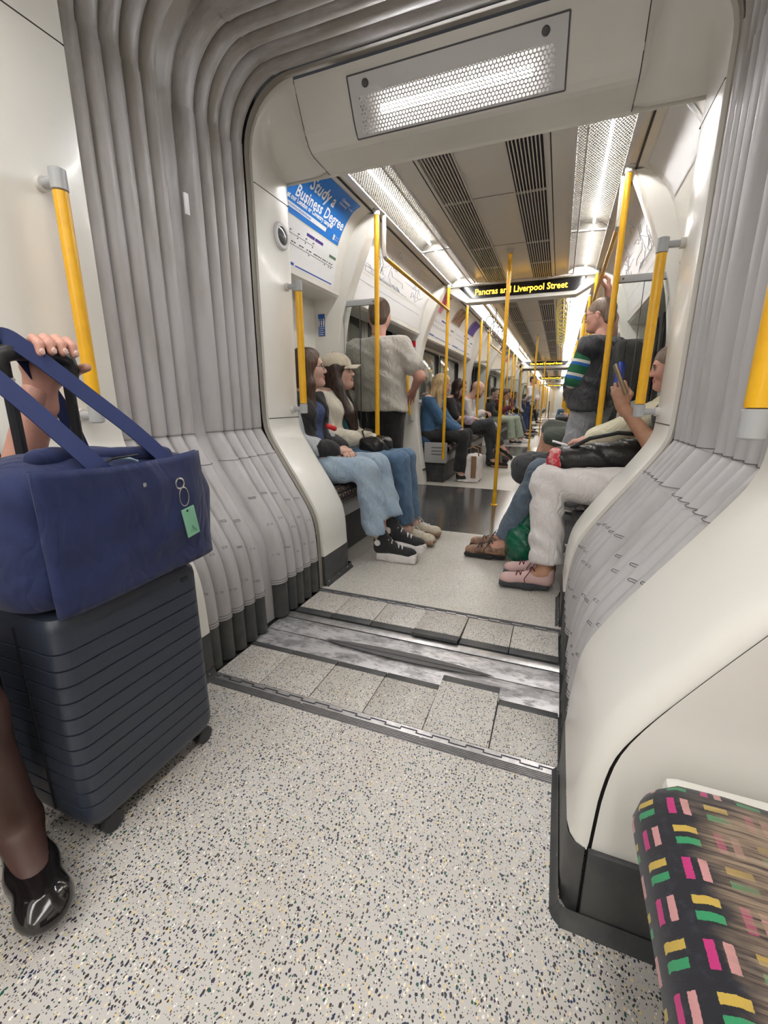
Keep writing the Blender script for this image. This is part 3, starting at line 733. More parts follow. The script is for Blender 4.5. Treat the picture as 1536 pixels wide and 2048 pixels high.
def door(s, ya, yb, idx, detail=True, where=''):
    o = struct(MB().box(*sorted((s*1.30, s*1.34)), ya, yb, 0, 2.0).build('door_%d' % idx, 'door_dark', smooth=False), '%s sliding doors, pair %s' % ('left' if s < 0 else 'right', where))
    ym = (ya+yb)/2
    for a, b in ((ya+.10, ym-.006), (ym+.006, yb-.10)):
        lf = MB(); lf.box(*sorted((s*1.262, s*1.298)), a, b, .01, 1.86, bev=.006); lf_ = lf.build('door_leaf', 'door_panel', o)
        MB().box(*sorted((s*1.256, s*1.264)), a+.09, b-.09, .72, 1.72, bev=.003).build('door_window', 'window_glass', lf_)
        fr = MB()
        fr.box(*sorted((s*1.252, s*1.262)), a+.075, a+.095, .70, 1.74); fr.box(*sorted((s*1.252, s*1.262)), b-.095, b-.075, .70, 1.74)
        fr.box(*sorted((s*1.252, s*1.262)), a+.075, b-.075, .70, .72); fr.box(*sorted((s*1.252, s*1.262)), a+.075, b-.075, 1.72, 1.74)
        fr.build('window_seal', 'black_plastic', lf_, smooth=False)
    hd = MB(); hd.prism([(s*1.0, 1.668), (s*1.0, 1.655), (s*1.26, 1.83), (s*1.34, 1.83), (s*1.34, 1.95), (s*1.02, 1.72)], ya, yb); hd.build('door_header', 'panel_grey', o, smooth=False)
    if detail:
        for y in (ya+.03, yb-.03):
            MB().tube([(s*1.20, y, 0.0), (s*1.245, y, .6), (s*1.25, y, 1.2), (s*1.235, y, 1.6), (s*1.19, y, 1.78)], .028, 8).build('door_seal', 'black_plastic', o)
    return o
def window(s, y0, y1, n, label):
    w = struct(MB().box(*sorted((s*1.196, s*1.206)), y0, y1, .98, 1.585, bev=.004).build('window_%d' % n, 'window_glass'), label)
    fr = MB(); r = .05
    def rr(x, e):
        pts = []
        for cx, cz, a0 in ((y1-e-r, 1.585-e-r, 0), (y0+e+r, 1.585-e-r, PI/2), (y0+e+r, .98+e+r, PI), (y1-e-r, .98+e+r, 1.5*PI)):
            for k in range(5): a = a0+PI/2*k/4; pts.append((x, cx+r*math.cos(a), cz+r*math.sin(a)))
        return pts
    p = rr(s*1.191, .004); fr.tube(p+[p[0]], .011, 8, caps=False); fr.build('window_frame', 'black_plastic', w)
    fo = MB(); a = rr(s*1.186, -.045); b = rr(s*1.196, -.004); n_ = len(a)
    fo.add(a+b, [(i, (i+1) % n_, n_+(i+1) % n_, n_+i) for i in range(n_)]); fo.build('window_surround', 'panel', w)
    return w
wn = 0; dn = 0
for c in range(3):
    o = c*PERIOD
    for k, (a, b) in enumerate(DOORS):
        for s, sn in ((-1, 'left'), (1, 'right')):
            wh = '%s %s doors in %s' % (ORD[k], sn, CN[c])
            pillar(s, a+o-.14, a+o-.02, 'white curved pillar before the ' + wh, c == 0)
            pillar(s, b+o+.02, b+o+.17, 'white curved pillar after the ' + wh, c == 0)
            dn += 1; door(s, a+o-.02, b+o+.02, dn, c == 0, 'at the ' + wh)
    for (y0, y1) in ((5.20, 6.38), (6.46, 7.70), (10.0, 11.25), (11.4, 12.6)):
        for s, sn in ((-1, 'left'), (1, 'right')):
            wn += 1; window(s, y0+o, y1+o, wn, 'dark %s window %.0f m along %s' % (sn, y0, CN[c]))

# ---------------------------------------------------------------- seats
def seat_meshes():
    out = {}
    # local: x outward from the aisle, 0 = front edge; y along the car, width .46
    cu = MB()
    prof = [(.04, -.085), (.004, -.06), (-.006, -.03), (.004, .0), (.035, .018), (.10, .022), (.25, .010), (.42, .004), (.46, .0)]
    wv = [(0.0, -.010), (.012, 0.0), (.448, 0.0), (.460, -.010)]
    cum = [0]
    for i in range(1, len(prof)): cum.append(cum[-1]+math.hypot(prof[i][0]-prof[i-1][0], prof[i][1]-prof[i-1][1]))
    cu.grid(lambda u, v: (prof[int(round(u*8))][0]+(.006 if v in (0, 1) else 0), wv[int(round(v*3))][0], prof[int(round(u*8))][1]+wv[int(round(v*3))][1]), 8, 3, uvfn=lambda u, v: (cum[int(round(u*8))]-.06, wv[int(round(v*3))][0]))
    out['cushion'] = cu.mesh('seat_cushion', 'moquette')
    bk = MB(); bp = [(.44, .0), (.425, .05), (.440, .18), (.465, .34), (.485, .44), (.500, .475), (.53, .48)]
    bk.grid(lambda u, v: (bp[int(round(u*6))][0]+(.008 if v in (0, 1) else 0), wv[int(round(v*3))][0], bp[int(round(u*6))][1]), 6, 3, uvfn=lambda u, v: (u*.5, wv[int(round(v*3))][0]))
    out['backrest'] = bk.mesh('seat_backrest', 'moquette'); return out
SM = {-1: seat_meshes(), 1: None}
SM[1] = {k: m.copy() for k, m in SM[-1].items()}
for m in SM[-1].values(): m.transform(Matrix.Scale(-1, 4, (1, 0, 0))); m.flip_normals()
def seat(s, y, label, st=.46):
    o = thing('bench_seat', label, 'seat', (s*.665, y, .43), 'moquette bench seats')
    for nm, me in SM[s].items():
        p = bpy.data.objects.new(nm, me); COL.objects.link(p); p.parent = o; p.scale = (1, st/.46, 1)
def plinth(s, y0, y1, label):
    o = thing('seat_plinth', label, 'seat base', (s*.9, y0, 0), 'seat bases')
    MB().box(*sorted((s*.725, s*1.2)), y0, y1, 0, .245).build('base', 'kick', o, smooth=False)
    MB().box(*sorted((s*.705, s*1.2)), y0, y1, .245, .345, bev=.004).build('seat_rail', 'panel_grey', o)
BAYS = [(2.155, 2.91, 2), (5.0, 7.80, 6), (9.94, 12.74, 6), (14.82, 15.58, 2)]
for c in range(3):
    o = c*PERIOD
    for bi, (a, b, n) in enumerate(BAYS):
        for s, sn in ((-1, 'left'), (1, 'right')):
            bay = '%s %s bay, %s' % (ORD[bi], sn, CN[c])
            plinth(s, a+o, b+o, 'dark seat base under the ' + bay)
            st = (b-a)/n
            for i in range(n if c < 2 else 0):
                seat(s, a+o+st*i, '%s bench seat of the ' % ORD[i] + bay, st-.004)
# seat-end panels and draught screens
def screen(s, y, label):
    o = thing('draught_screen', label, 'glass screen', (s*.85, y, .35), 'glass draught screens')
    MB().box(*sorted((s*.735, s*.985)), y-.004, y+.004, .52, 1.585).build('glass_pane', 'screen_glass', o, smooth=False)
    b = MB().box(*sorted((s*.725, s*.985)), y-.014, y+.014, 1.585, 1.622, bev=.003).build('top_bar', 'rail_grey', o)
    MB().lathe([(.005, -.016), (.004, -.0185)], (s*.752, y, 1.603), 10, 'y').build('bolt', 'black_plastic', b)
    MB().box(*sorted((s*.858, s*.861)), y-.005, y+.005, .52, 1.585).build('pane_joint', 'dark_grey', o, smooth=False)
    return o
def end_panel(s, y, label):
    o = thing('seat_end_panel', label, 'panel', (s*.82, y, .24), 'seat end panels')
    MB().box(*sorted((s*.69, s*.965)), y-.018, y+.018, .235, .475, bev=.010).build('panel', 'rail_grey', o)
    for i in range(3): MB().box(*sorted((s*.725, s*.875)), y-.022, y-.017, .335+i*.040, .343+i*.040, bev=.002).build('slot', 'dark_grey', o)
    return o
def pole(x, y, z0, z1, label, name='grab_pole', foot=True, r=.0165):
    o = thing(name, label, 'pole', (x, y, z0), 'yellow poles')
    MB().tube([(x, y, z0), (x, y, z1)], r, 14).build('shaft', 'rail_yellow', o)
    MB().lathe([(r, z1-.03), (r+.004, z1-.028), (r+.004, z1-.006), (r+.014, z1-.004), (r+.014, z1)], (x, y, 0), 16).build('top_flange', 'rail_cream', o)
    if foot:
        MB().lathe([(r+.016, z0), (r+.014, z0+.008), (r+.003, z0+.012), (r+.003, z0+.12), (r+.001, z0+.124)], (x, y, 0), 16).build('foot_sleeve', 'rail_yellow', o)
    return o
for c in range(3):
    o = c*PERIOD; det = c == 0; cn = ' in ' + CN[c]
    for k, (a, b) in enumerate(DOORS):
        pole(0, (a+b)/2+o+.12, 0, 2.15, 'yellow pole mid-aisle at the %s doors%s' % (ORD[k], cn), 'aisle_pole')
        for s, sn in ((-1, 'left'), (1, 'right')):
            wh = 'by the %s %s doors%s' % (ORD[k], sn, cn)
            if c < 2:
                screen(s, a+o-.11, 'glass draught screen before, ' + wh)
                screen(s, b+o+.17, 'glass draught screen after, ' + wh) if k else None
                end_panel(s, b+o+.19, 'grey slotted seat end panel ' + wh)
            pole(s*.715, a+o-.15, .42, 2.13, 'yellow seat-end pole before, ' + wh, foot=False)
            pole(s*.705, b+o+.06, .30, 2.13, 'yellow seat-end pole after, ' + wh, foot=False)
            if c < 2:
                r = thing('door_rail', 'horizontal yellow ceiling rail across, ' + wh, 'handrail', (s*.70, a+o, 1.88), 'horizontal door rails')
                MB().tube([(s*.70, a+o-.02, 1.885), (s*.70, b+o+.06, 1.880)], .0145, 12).build('rail', 'rail_yellow', r)
                MB().tube([(s*.70, a+o-.06, 2.13), (s*.70, a+o-.06, 1.93), (s*.70, a+o-.05, 1.895), (s*.70, a+o-.02, 1.885)], .0145, 12).build('hanger', 'rail_cream', r)
    for (a, b, n) in BAYS[1:3]:
        for s, sn in ((-1, 'left'), (1, 'right')):
            for i, y in enumerate(((a+b)/2-.55, (a+b)/2+.55)):
                pole(s*.700, y+o, .43, 2.13, '%s yellow armrest pole, %s %s bay%s' % (ORD[i], 'middle' if a > 9 else 'near', sn, cn), foot=False)
            if c < 2:
                r = thing('strap_rail', 'overhead strap rail, %s %s bay%s' % ('middle' if a > 9 else 'near', sn, cn), 'handrail', (s*.42, a+o, 2.03), 'strap rails')
                MB().tube([(s*.42, a+o+.1, 2.02), (s*.42, b+o-.1, 2.02)], .0125, 8).build('rail', 'rail_yellow', r)
                for y in (a+.12, (a+b)/2, b-.12): MB().tube([(s*.42, y+o, 2.15), (s*.42, y+o, 2.02)], .011, 8).build('hanger', 'rail_grey', r)
STRAP = {}
def strap(s, y, label, col):
    if col not in STRAP:
        t = MB(); t.tube([(0, 0, 0), (.004, 0, -.03)], .006, 6); a = t.mesh('strap_clip', 'black_plastic')
        t = MB(); pts = [(.052*math.sin(th), .012*math.sin(th), -.03-.10*(1-math.cos(th))) for th in np.linspace(0, 2*PI, 21)]
        t.tube(pts, .0062, 6, caps=False); b = t.mesh('strap_loop', col); STRAP[col] = (a, b)
    o = thing('hanging_strap', label, 'strap', (s*.42, y, 2.01), 'hanging straps')
    for nm, me in zip(('clip', 'loop'), STRAP[col]):
        p = bpy.data.objects.new(nm, me); COL.objects.link(p); p.parent = o
mat('strap_yellow', (.62, .50, .10), .4)
for i in range(9):
    strap(1, 5.25+i*.30, 'yellow loop strap, %s in the row hanging on the right' % ORD[i], 'strap_yellow')
    if i % 2 == 0: strap(-1, 5.9+i*.22, 'dark loop strap, %s in the row hanging on the left' % ORD[i//2], 'dark_grey')
# ================================================================ posters, notices
def cove_arc():
    p = [cove_at(i/80) for i in range(81)]; s = [0]
    for i in range(1, 81): s.append(s[-1]+math.hypot(p[i][0]-p[i-1][0], p[i][1]-p[i-1][1]))
    return p, s
CVP, CVS = cove_arc(); CVL = CVS[-1]
def cove_pt(side, s, y, off):
    x = float(np.interp(s, CVS, [p[0] for p in CVP])); z = float(np.interp(s, CVS, [p[1] for p in CVP]))
    x2 = float(np.interp(s+.01, CVS, [p[0] for p in CVP])); z2 = float(np.interp(s+.01, CVS, [p[1] for p in CVP]))
    if s+.01 > CVL: x2, z2 = x+.0005, z-.01
    l = math.hypot(x2-x, z2-z) or 1; nx, nz = (z2-z)/l, -(x2-x)/l     # into the car
    return (side*(x+nx*off), y, z+nz*off)
def cove_card(side, s0, s1, y0, y1, m, name, parent, off=.002):
    n = max(2, int((s1-s0)/.03)+1)
    return MB().grid(lambda u, v: cove_pt(side, s0+(s1-s0)*u, y0+(y1-y0)*v, off), n, 1).build(name, m, parent, ang=1.)
def cove_text(side, s, y, body, size, m, parent, bold=0., align='LEFT', name='lettering', off=.0035, sp=1.0):
    tv, tf = text_geo(body, size, bold, align, sp)
    d = 1 if side < 0 else -1
    return tag(MB().add([cove_pt(side, s-b, y+d*a, off) for a, b in tv], tf).build(name, m, parent, smooth=False), kind='stuff')
mat('white_ink', (.86, .87, .88), .5)
mat('pink_poster', (.62, .05, .17), .45, vary=(.75, .35, .42), vscale=9.)
mat('brown_poster', (.16, .08, .05), .45, vary=(.40, .25, .16), vscale=16.)
mat('pale_blue', (.55, .62, .75), .5)
def blue_poster():
    o = thing('advert_poster', 'bright blue poster reading Study a Business Degree above the seated women', 'poster', (-.9, 2.5, 2.0))
    cove_card(-1, .030, .300, 2.16, 2.80, 'poster_blue', 'sheet', o)
    cove_text(-1, .142, 2.330, 'Study a', .088, 'white_ink', o, .0018, sp=1.04)
    cove_text(-1, .213, 2.245, 'Business Degree', .078, 'white_ink', o, .0016, sp=1.03)
    cove_text(-1, .238, 2.19, 'at our London or Coventry campus', .033, 'white_ink', o, .0012)
    cove_card(-1, .252, .274, 2.16, 2.62, 'white_ink', 'web_address_bar', o, .003)
    cove_text(-1, .2675, 2.19, 'www.coventry.ac.uk/london/business', .017, 'poster_blue', o, .0003, off=.004)
    cove_text(-1, .080, 2.625, 'Coventry', .026, 'white_ink', o, .0006)
    cove_text(-1, .102, 2.625, 'University', .022, 'white_ink', o, .0003)
    cove_text(-1, .092, 2.735, 'London', .016, 'white_ink', o)
    cove_card(-1, .255, .285, 2.715, 2.735, 'white_ink', 'award_mark', o, .003)
    cove_text(-1, .266, 2.74, 'University', .011, 'white_ink', o); cove_text(-1, .280, 2.74, 'of the Year', .011, 'white_ink', o)
blue_poster()
def line_map(side, s0, s1, y0, y1, label, stations=22, purple=True):
    o = thing('line_diagram', label, 'poster', (side*.95, y0, 1.8), 'line diagrams in the coves')
    cove_card(side, s0, s1, y0, y1, 'white_paper', 'sheet', o)
    h = s1-s0; L = y1-y0
    def bar(y, sa, yb, sb, m='ink', nm='route_line'): return cove_card(side, min(sa, sb), max(sa, sb), min(y, yb), max(y, yb), m, nm, o, .003)
    sa, sb = s0+h*.30, s0+h*.52
    bar(y0+L*.04, sa, y0+L*.55, sa+.0022); bar(y0+L*.10, sb, y1-L*.06, sb+.0022)
    tk = MB(); r = random.Random(int(y0*100))
    for i in range(stations):
        y = y0+L*(.05+.88*i/stations); row = sb if (i % 3) or y > y0+L*.55 else sa
        q = [cove_pt(side, row+a, y+b, .0032) for a, b in ((-.008, 0), (0, 0), (0, .002), (-.008, .002))]; tk.add(q, [(0, 1, 2, 3)])
        w_ = r.uniform(.012, .028)
        q = [cove_pt(side, row+a, y+b, .0032) for a, b in ((-.016, 0), (-.011, 0), (-.011, w_), (-.016, w_))]; tk.add(q, [(0, 1, 2, 3)])
        if r.random() < .35:
            q = [cove_pt(side, row+a, y+b, .0032) for a, b in ((.006, 0), (.013, 0), (.013, .009), (.006, .009))]; tk.add(q, [(0, 1, 2, 3)])
    tag(tk.build('station_names', 'ink', o, smooth=False), kind='stuff')
    if purple:
        bar(y0+L*.42, s0+h*.10, y0+L*.55, s0+h*.17, 'sign_purple', 'title_block'); bar(y0+L*.56, s0+h*.10, y0+L*.70, s0+h*.17, 'sign_purple', 'title_block')
        bar(y1-L*.16, s0+h*.25, y1-L*.03, s0+h*.32, mat('green_key', (.12, .22, .15), .5) and 'green_key', 'key_block')
    bar(y0, s1-h*.10, y0+L*.28, s1-h*.035, 'sign_blue', 'footer_band'); bar(y0+L*.3, s1-h*.07, y1-L*.05, s1-h*.035, 'sign_blue', 'footer_band')
line_map(-1, .312, CVL-.006, 2.16, 2.83, 'white line diagram below the blue Study poster')
def tube_map(side, y0, y1, label):
    o = thing('network_map', label, 'poster', (side*.9, y0, 1.9), 'network maps above the doors')
    cove_card(side, .05, .34, y0, y1, 'white_paper', 'sheet', o)
    r = random.Random(5); ln = MB()
    for i in range(26):
        s = .065+.25*r.random(); y = y0+.05+(y1-y0-.4)*r.random(); pts = [(s, y)]
        for k in range(4):
            ds, dy = r.choice([(0, .12), (.03, .06), (-.03, .06), (.05, 0.01), (0, .2)]); s = min(max(s+ds, .065), .325); y = min(y+dy, y1-.03); pts.append((s, y))
        ln.tube([cove_pt(side, a, b, .003) for a, b in pts], .0016, 4, mi=i % 3)
    tag(ln.build('tube_lines', ['pale_blue', 'rail_grey', 'steel'], o), kind='stuff')
    cove_card(side, .355, CVL-.015, y0, y1, 'white_paper', 'route_strip', o)
    cove_card(side, .40, .404, y0+.05, y1-.05, 'rail_grey', 'route_line', o, .003)
tube_map(-1, 3.10, 4.74, 'pale network map in the cove above the left doors')
tube_map(1, 3.10, 4.74, 'pale network map in the cove above the right doors')
def small_poster(side, y0, y1, m, label, text=None, s0=.05, s1=.26):
    o = thing('advert_poster', label, 'poster', (side*.9, y0, 2.0), 'small adverts in the coves')
    cove_card(side, s0, s1, y0, y1, m, 'sheet', o)
    fr = MB()
    for a, b, c_, d in ((s0-.008, s0, y0-.01, y1+.01), (s1, s1+.008, y0-.01, y1+.01), (s0, s1, y0-.012, y0), (s0, s1, y1, y1+.012)):
        fr.add([cove_pt(side, p, q, .004) for p, q in ((a, c_), (b, c_), (b, d), (a, d))], [(0, 1, 2, 3)])
    fr.build('frame', 'panel_cover', o, smooth=False)
    if text: cove_text(side, (s0+s1)/2+.02, (y0+y1)/2, text, .07, 'white_ink', o, .002, 'CENTER')
small_poster(-1, 5.02, 5.42, 'pink_poster', 'small pink poster in the left cove past the doors')
small_poster(-1, 5.98, 6.48, 'brown_poster', 'small dark brown photo poster in the left cove')
small_poster(-1, 6.98, 7.50, 'sign_purple', 'small purple poster with white print in the left cove')
line_map(-1, .285, CVL-.012, 5.02, 6.30, 'white line diagram above the blonde woman', 30); line_map(-1, .285, CVL-.012, 6.36, 7.7, 'white line diagram further along above the seated row', 30)
line_map(1, .275, CVL-.012, 5.02, 6.3, 'white line diagram in the right cove behind the standing man', 26)
for i, y in enumerate((10.1, 11.3, 12.1)): small_poster(-1, y, y+.45, ['sign_purple', 'poster_blue', 'pink_poster'][i], 'tiny distant %s poster in the left cove' % ['purple', 'blue', 'pink'][i])
small_poster(1, 2.3, 2.86, 'white_paper', 'white poster in the right cove above the seated passengers')
def flat_sign(name, label, x0, x1, y, z0, z1, m, extra=()):
    o = thing(name, label, 'sign', ((x0+x1)/2, y, z0))
    MB().box(x0, x1, y-.003, y, z0, z1, bev=.001).build('plate', m, o, smooth=False)
    for nm, a, b, c, d, mm in extra:
        MB().box(x0+(x1-x0)*a, x0+(x1-x0)*b, y-.0045, y-.003, z0+(z1-z0)*c, z0+(z1-z0)*d).build(nm, mm, o, smooth=False)
    return o
ps = flat_sign('priority_notice', 'small blue notice with white figures on the pillar beside the cap woman', -1.172, -1.120, 2.918, 1.40, 1.545, 'sign_blue', [('rule', .08, .92, .40, .42, 'white_ink')] + [('text_line', .10, .9-.12*(i % 2), .32-.09*i, .345-.09*i, 'white_ink') for i in range(4)])
for i in range(3):
    cx = -1.164+.018*i; f = MB(); f.lathe([(.001, 1.515), (.0042, 1.511), (.0042, 1.507), (.001, 1.503)], (cx, 2.9135, 0), 8)
    f.box(cx-.005, cx+.005, 2.9125, 2.9145, 1.472, 1.502); f.box(cx-.003, cx+.003, 2.9125, 2.9145, 1.462, 1.473); f.build('pictogram', 'white_ink', ps, smooth=False)
flat_sign('alarm_notice', 'small red notice with white arrows above the far door', -1.165, -1.062, 4.818, 1.755, 1.805, 'red', [('arrow', .18, .30, .3, .7, 'white_ink'), ('arrow', .62, .78, .3, .7, 'white_ink')])
al = flat_sign('passenger_alarm', 'passenger alarm with red panel and round red handle on the far pillar', -1.165, -1.035, 4.818, 1.33, 1.60, 'panel_cover', [('red_header', .06, .94, .72, .96, 'red'), ('footer', .1, .9, .03, .07, 'red'), ('handle_plate', .12, .9, .12, .60, 'white_ink')])
MB().lathe([(.036, 4.806), (.036, 4.813), (.030, 4.803)], (-1.100, 0, 1.43), 18, 'y').build('alarm_handle', 'red', al)
MB().box(-1.13, -1.07, 4.800, 4.803, 1.427, 1.433, M=None).build('handle_bar', 'white_ink', al)
dr = thing('door_grab_rail', 'short yellow grab rail beside the left doors behind the standing man', 'handrail', (-1.1, 4.74, .75))
MB().tube([(-1.075, 4.74, .80), (-1.10, 4.74, 1.0), (-1.11, 4.74, 1.45)], .015, 10).build('rail', 'rail_yellow', dr)
MB().tube([(-1.075, 4.74, .80), (-1.068, 4.74, .74), (-1.068, 4.82, .74)], .017, 10).build('end_socket', 'rail_grey', dr)

# ================================================================ near right seat
ns = thing('bench_seat', 'near bench seat with worn pink, green and yellow blocked moquette, lower right corner', 'seat', (.86, .2, .43), 'moquette bench seats')
prof = [(.075, -.14), (.030, -.12), (.004, -.085), (-.006, -.05), (.000, -.022), (.016, -.004), (.040, .006), (.10, .010), (.20, .006), (.30, .001), (.40, .0), (.47, .002)]
cum = [0]
for i in range(1, len(prof)): cum.append(cum[-1]+math.hypot(prof[i][0]-prof[i-1][0], prof[i][1]-prof[i-1][1]))
YS0, YS1 = .612, -.95; ly = YS0-YS1
tv_ = [0, .004, .012, .024, .040, .058] + list(np.linspace(.09, ly, 30))
def ncush(u, v):
    i = int(round(u*(len(prof)-1))); d = tv_[int(round(v*(len(tv_)-1)))]; r = .058
    e = r-math.sqrt(max(r*r-max(r-d, 0)**2, 0)) if d < r else 0
    x = .637+prof[i][0]+e*max(0, 1-prof[i][0]/.06)*1.0 + e*.15; z = .435+prof[i][1]-e*.55*(1 if i > 4 else .4)
    z += -.006*math.sin(PI*min(1, max(0, (prof[i][0]-.05)/.4)))
    return (x, YS0-d, z)
MB().grid(ncush, len(prof)-1, len(tv_)-1, uvfn=lambda u, v: (cum[int(round(u*(len(prof)-1)))]-.06, .5-tv_[int(round(v*(len(tv_)-1)))])).build('cushion', 'moquette', ns, ang=1.2)
MB().box(.68, 1.18, -.95, .650, .30, .405, bev=.02).build('seat_shell', 'panel', ns)
bk = MB(); bp = [(1.085, .43), (1.075, .50), (1.09, .65), (1.12, .82), (1.14, .90), (1.16, .92)]
bk.grid(lambda u, v: (bp[int(round(u*5))][0], .60-1.5*v, bp[int(round(u*5))][1]), 5, 10, uvfn=lambda u, v: (u*.5+.6, 1.5*v)); bk.build('backrest', 'moquette', ns)
npl = thing('seat_plinth', 'dark seat base under the near moquette seat', 'seat base', (.95, 0, 0), 'seat bases')
MB().box(.78, 1.2, -.95, .655, 0, .30).build('base', 'kick', npl, smooth=False)
nl = thing('bench_seat', 'bench seat on the near left holding the person with the suitcase', 'seat', (-.86, .2, .43), 'moquette bench seats')
MB().grid(lambda u, v: (-.66-prof[int(round(u*(len(prof)-1)))][0], .62-1.4*v, .435+prof[int(round(u*(len(prof)-1)))][1]), len(prof)-1, 6, uvfn=lambda u, v: (cum[int(round(u*(len(prof)-1)))], v*1.4)).build('cushion', 'moquette', nl)
MB().grid(lambda u, v: (-bp[int(round(u*5))][0], .60-1.4*v, bp[int(round(u*5))][1]), 5, 6, uvfn=lambda u, v: (u*.5+.6, 1.4*v)).build('backrest', 'moquette', nl)
MB().box(-1.2, -.73, -.8, .655, 0, .30).build('base', 'kick', thing('seat_plinth', 'dark seat base under the near left seat', 'seat base', (-.95, 0, 0), 'seat bases'), smooth=False)

# ================================================================ suitcase and bag
mat('case_shell', (.034, .042, .062), .38, bump=(900, .10, .001))
mat('case_dark', (.012, .012, .016), .5)
cloth('navy_fabric', (.0065, .0155, .080), (.0085, .0195, .098), .5, 1500, .78, 14., 9.)
mat('navy_web', (.011, .023, .105), .7, bump=(900, .3, .001))
mat('tag_green', (.24, .52, .35), .45, vary=(.21, .47, .31), vscale=20.)
sx0, sx1, sy0, sy1 = -.575, -.345, .436, .798
su = thing('suitcase', 'dark slate cabin suitcase with ribbed shell standing under the navy bag', 'suitcase', (-.46, .617, 0))
def rrect(x0, x1, y0, y1, r, z, ins=0, n=6):
    x0 += ins; x1 -= ins; y0 += ins; y1 -= ins; pts = []
    for cx, cy, a0 in ((x1-r, y1-r, 0), (x0+r, y1-r, PI/2), (x0+r, y0+r, PI), (x1-r, y0+r, 1.5*PI)):
        for k in range(n): a = a0+PI/2*k/(n-1); pts.append((cx+r*math.cos(a), cy+r*math.sin(a), z))
    return pts
zs = [(.048, .040), (.050, .022), (.058, .009), (.072, .002), (.085, 0)]
g = .115
while g < .51:
    zs += [(g-.0022, 0), (g-.0009, .0030), (g+.0009, .0030), (g+.0022, 0)]; g += .0362
zs += [(.518, 0), (.532, .002), (.544, .008), (.551, .018), (.554, .034)]
mb = MB(); n_ = 24
for z, ins in zs: mb.v += rrect(sx0, sx1, sy0, sy1, .034, z, ins)
k_ = len(zs)
for i in range(k_-1):
    for j in range(n_): mb.f.append((i*n_+j, i*n_+(j+1) % n_, (i+1)*n_+(j+1) % n_, (i+1)*n_+j)); mb.m.append(0)
mb.f += [tuple(reversed(range(n_))), tuple(range((k_-1)*n_, k_*n_))]; mb.m += [0, 0]
mb.build('shell', 'case_shell', su, ang=.45)
zp = MB(); zp.add([], []); 
for z0, z1 in ((.05, .55),): zp.box(-.4625, -.4575, sy0-.0025, sy1+.0025, z0+.03, z1-.03, bev=.002)
zp.build('zip_seam', 'case_dark', su)
MB().box(sx1-.002, sx1+.0015, .735, .757, .510, .521, bev=.001).build('badge', 'case_dark', su)
for x in (sx0+.035, sx1-.035):
    for y in (sy0+.045, sy1-.038):
        c_ = thing('x', None, None); bpy.data.objects.remove(c_)
        cs_ = MB().lathe([(.020, .056), (.022, .050), (.016, .040), (.010, .036)], (x, y, 0), 12).build('caster', 'case_dark', su)
        for d in (-.011, .011): MB().lathe([(.014, -.0075), (.0235, -.006), (.025, 0), (.0235, .006), (.014, .0075)], (x+d, y+.010, .0255), 16, 'x').build('wheel', mat('wheel_grey', (.03, .03, .035), .45) and 'wheel_grey', cs_)
HX = -.510
h_ = MB(); h_.tube([(HX, .540, .55), (HX, .540, 1.02)], .0105, 10); h_.build('handle_tube', 'case_dark', su)
MB().tube([(HX, .655, .55), (HX, .655, 1.02)], .0105, 10).build('handle_tube', 'case_dark', su)
gp = MB(); gp.tube([(HX, .535, .975), (HX, .530, 1.01), (HX, .535, 1.030), (HX, .555, 1.038), (HX, .60, 1.041), (HX, .64, 1.038), (HX, .660, 1.030), (HX, .665, 1.010), (HX, .660, .975)], [.013, .016, .018, .017, .0165, .017, .018, .016, .013], 12); gp.build('grip', 'black_plastic', su)
MB().tube([(HX-.02, .655, .985), (HX+.02, .655, .985)], .004, 8).build('grip_rivet', 'steel', su)
MB().tube([(HX-.02, .540, .985), (HX+.02, .540, .985)], .004, 8).build('grip_rivet', 'steel', su)
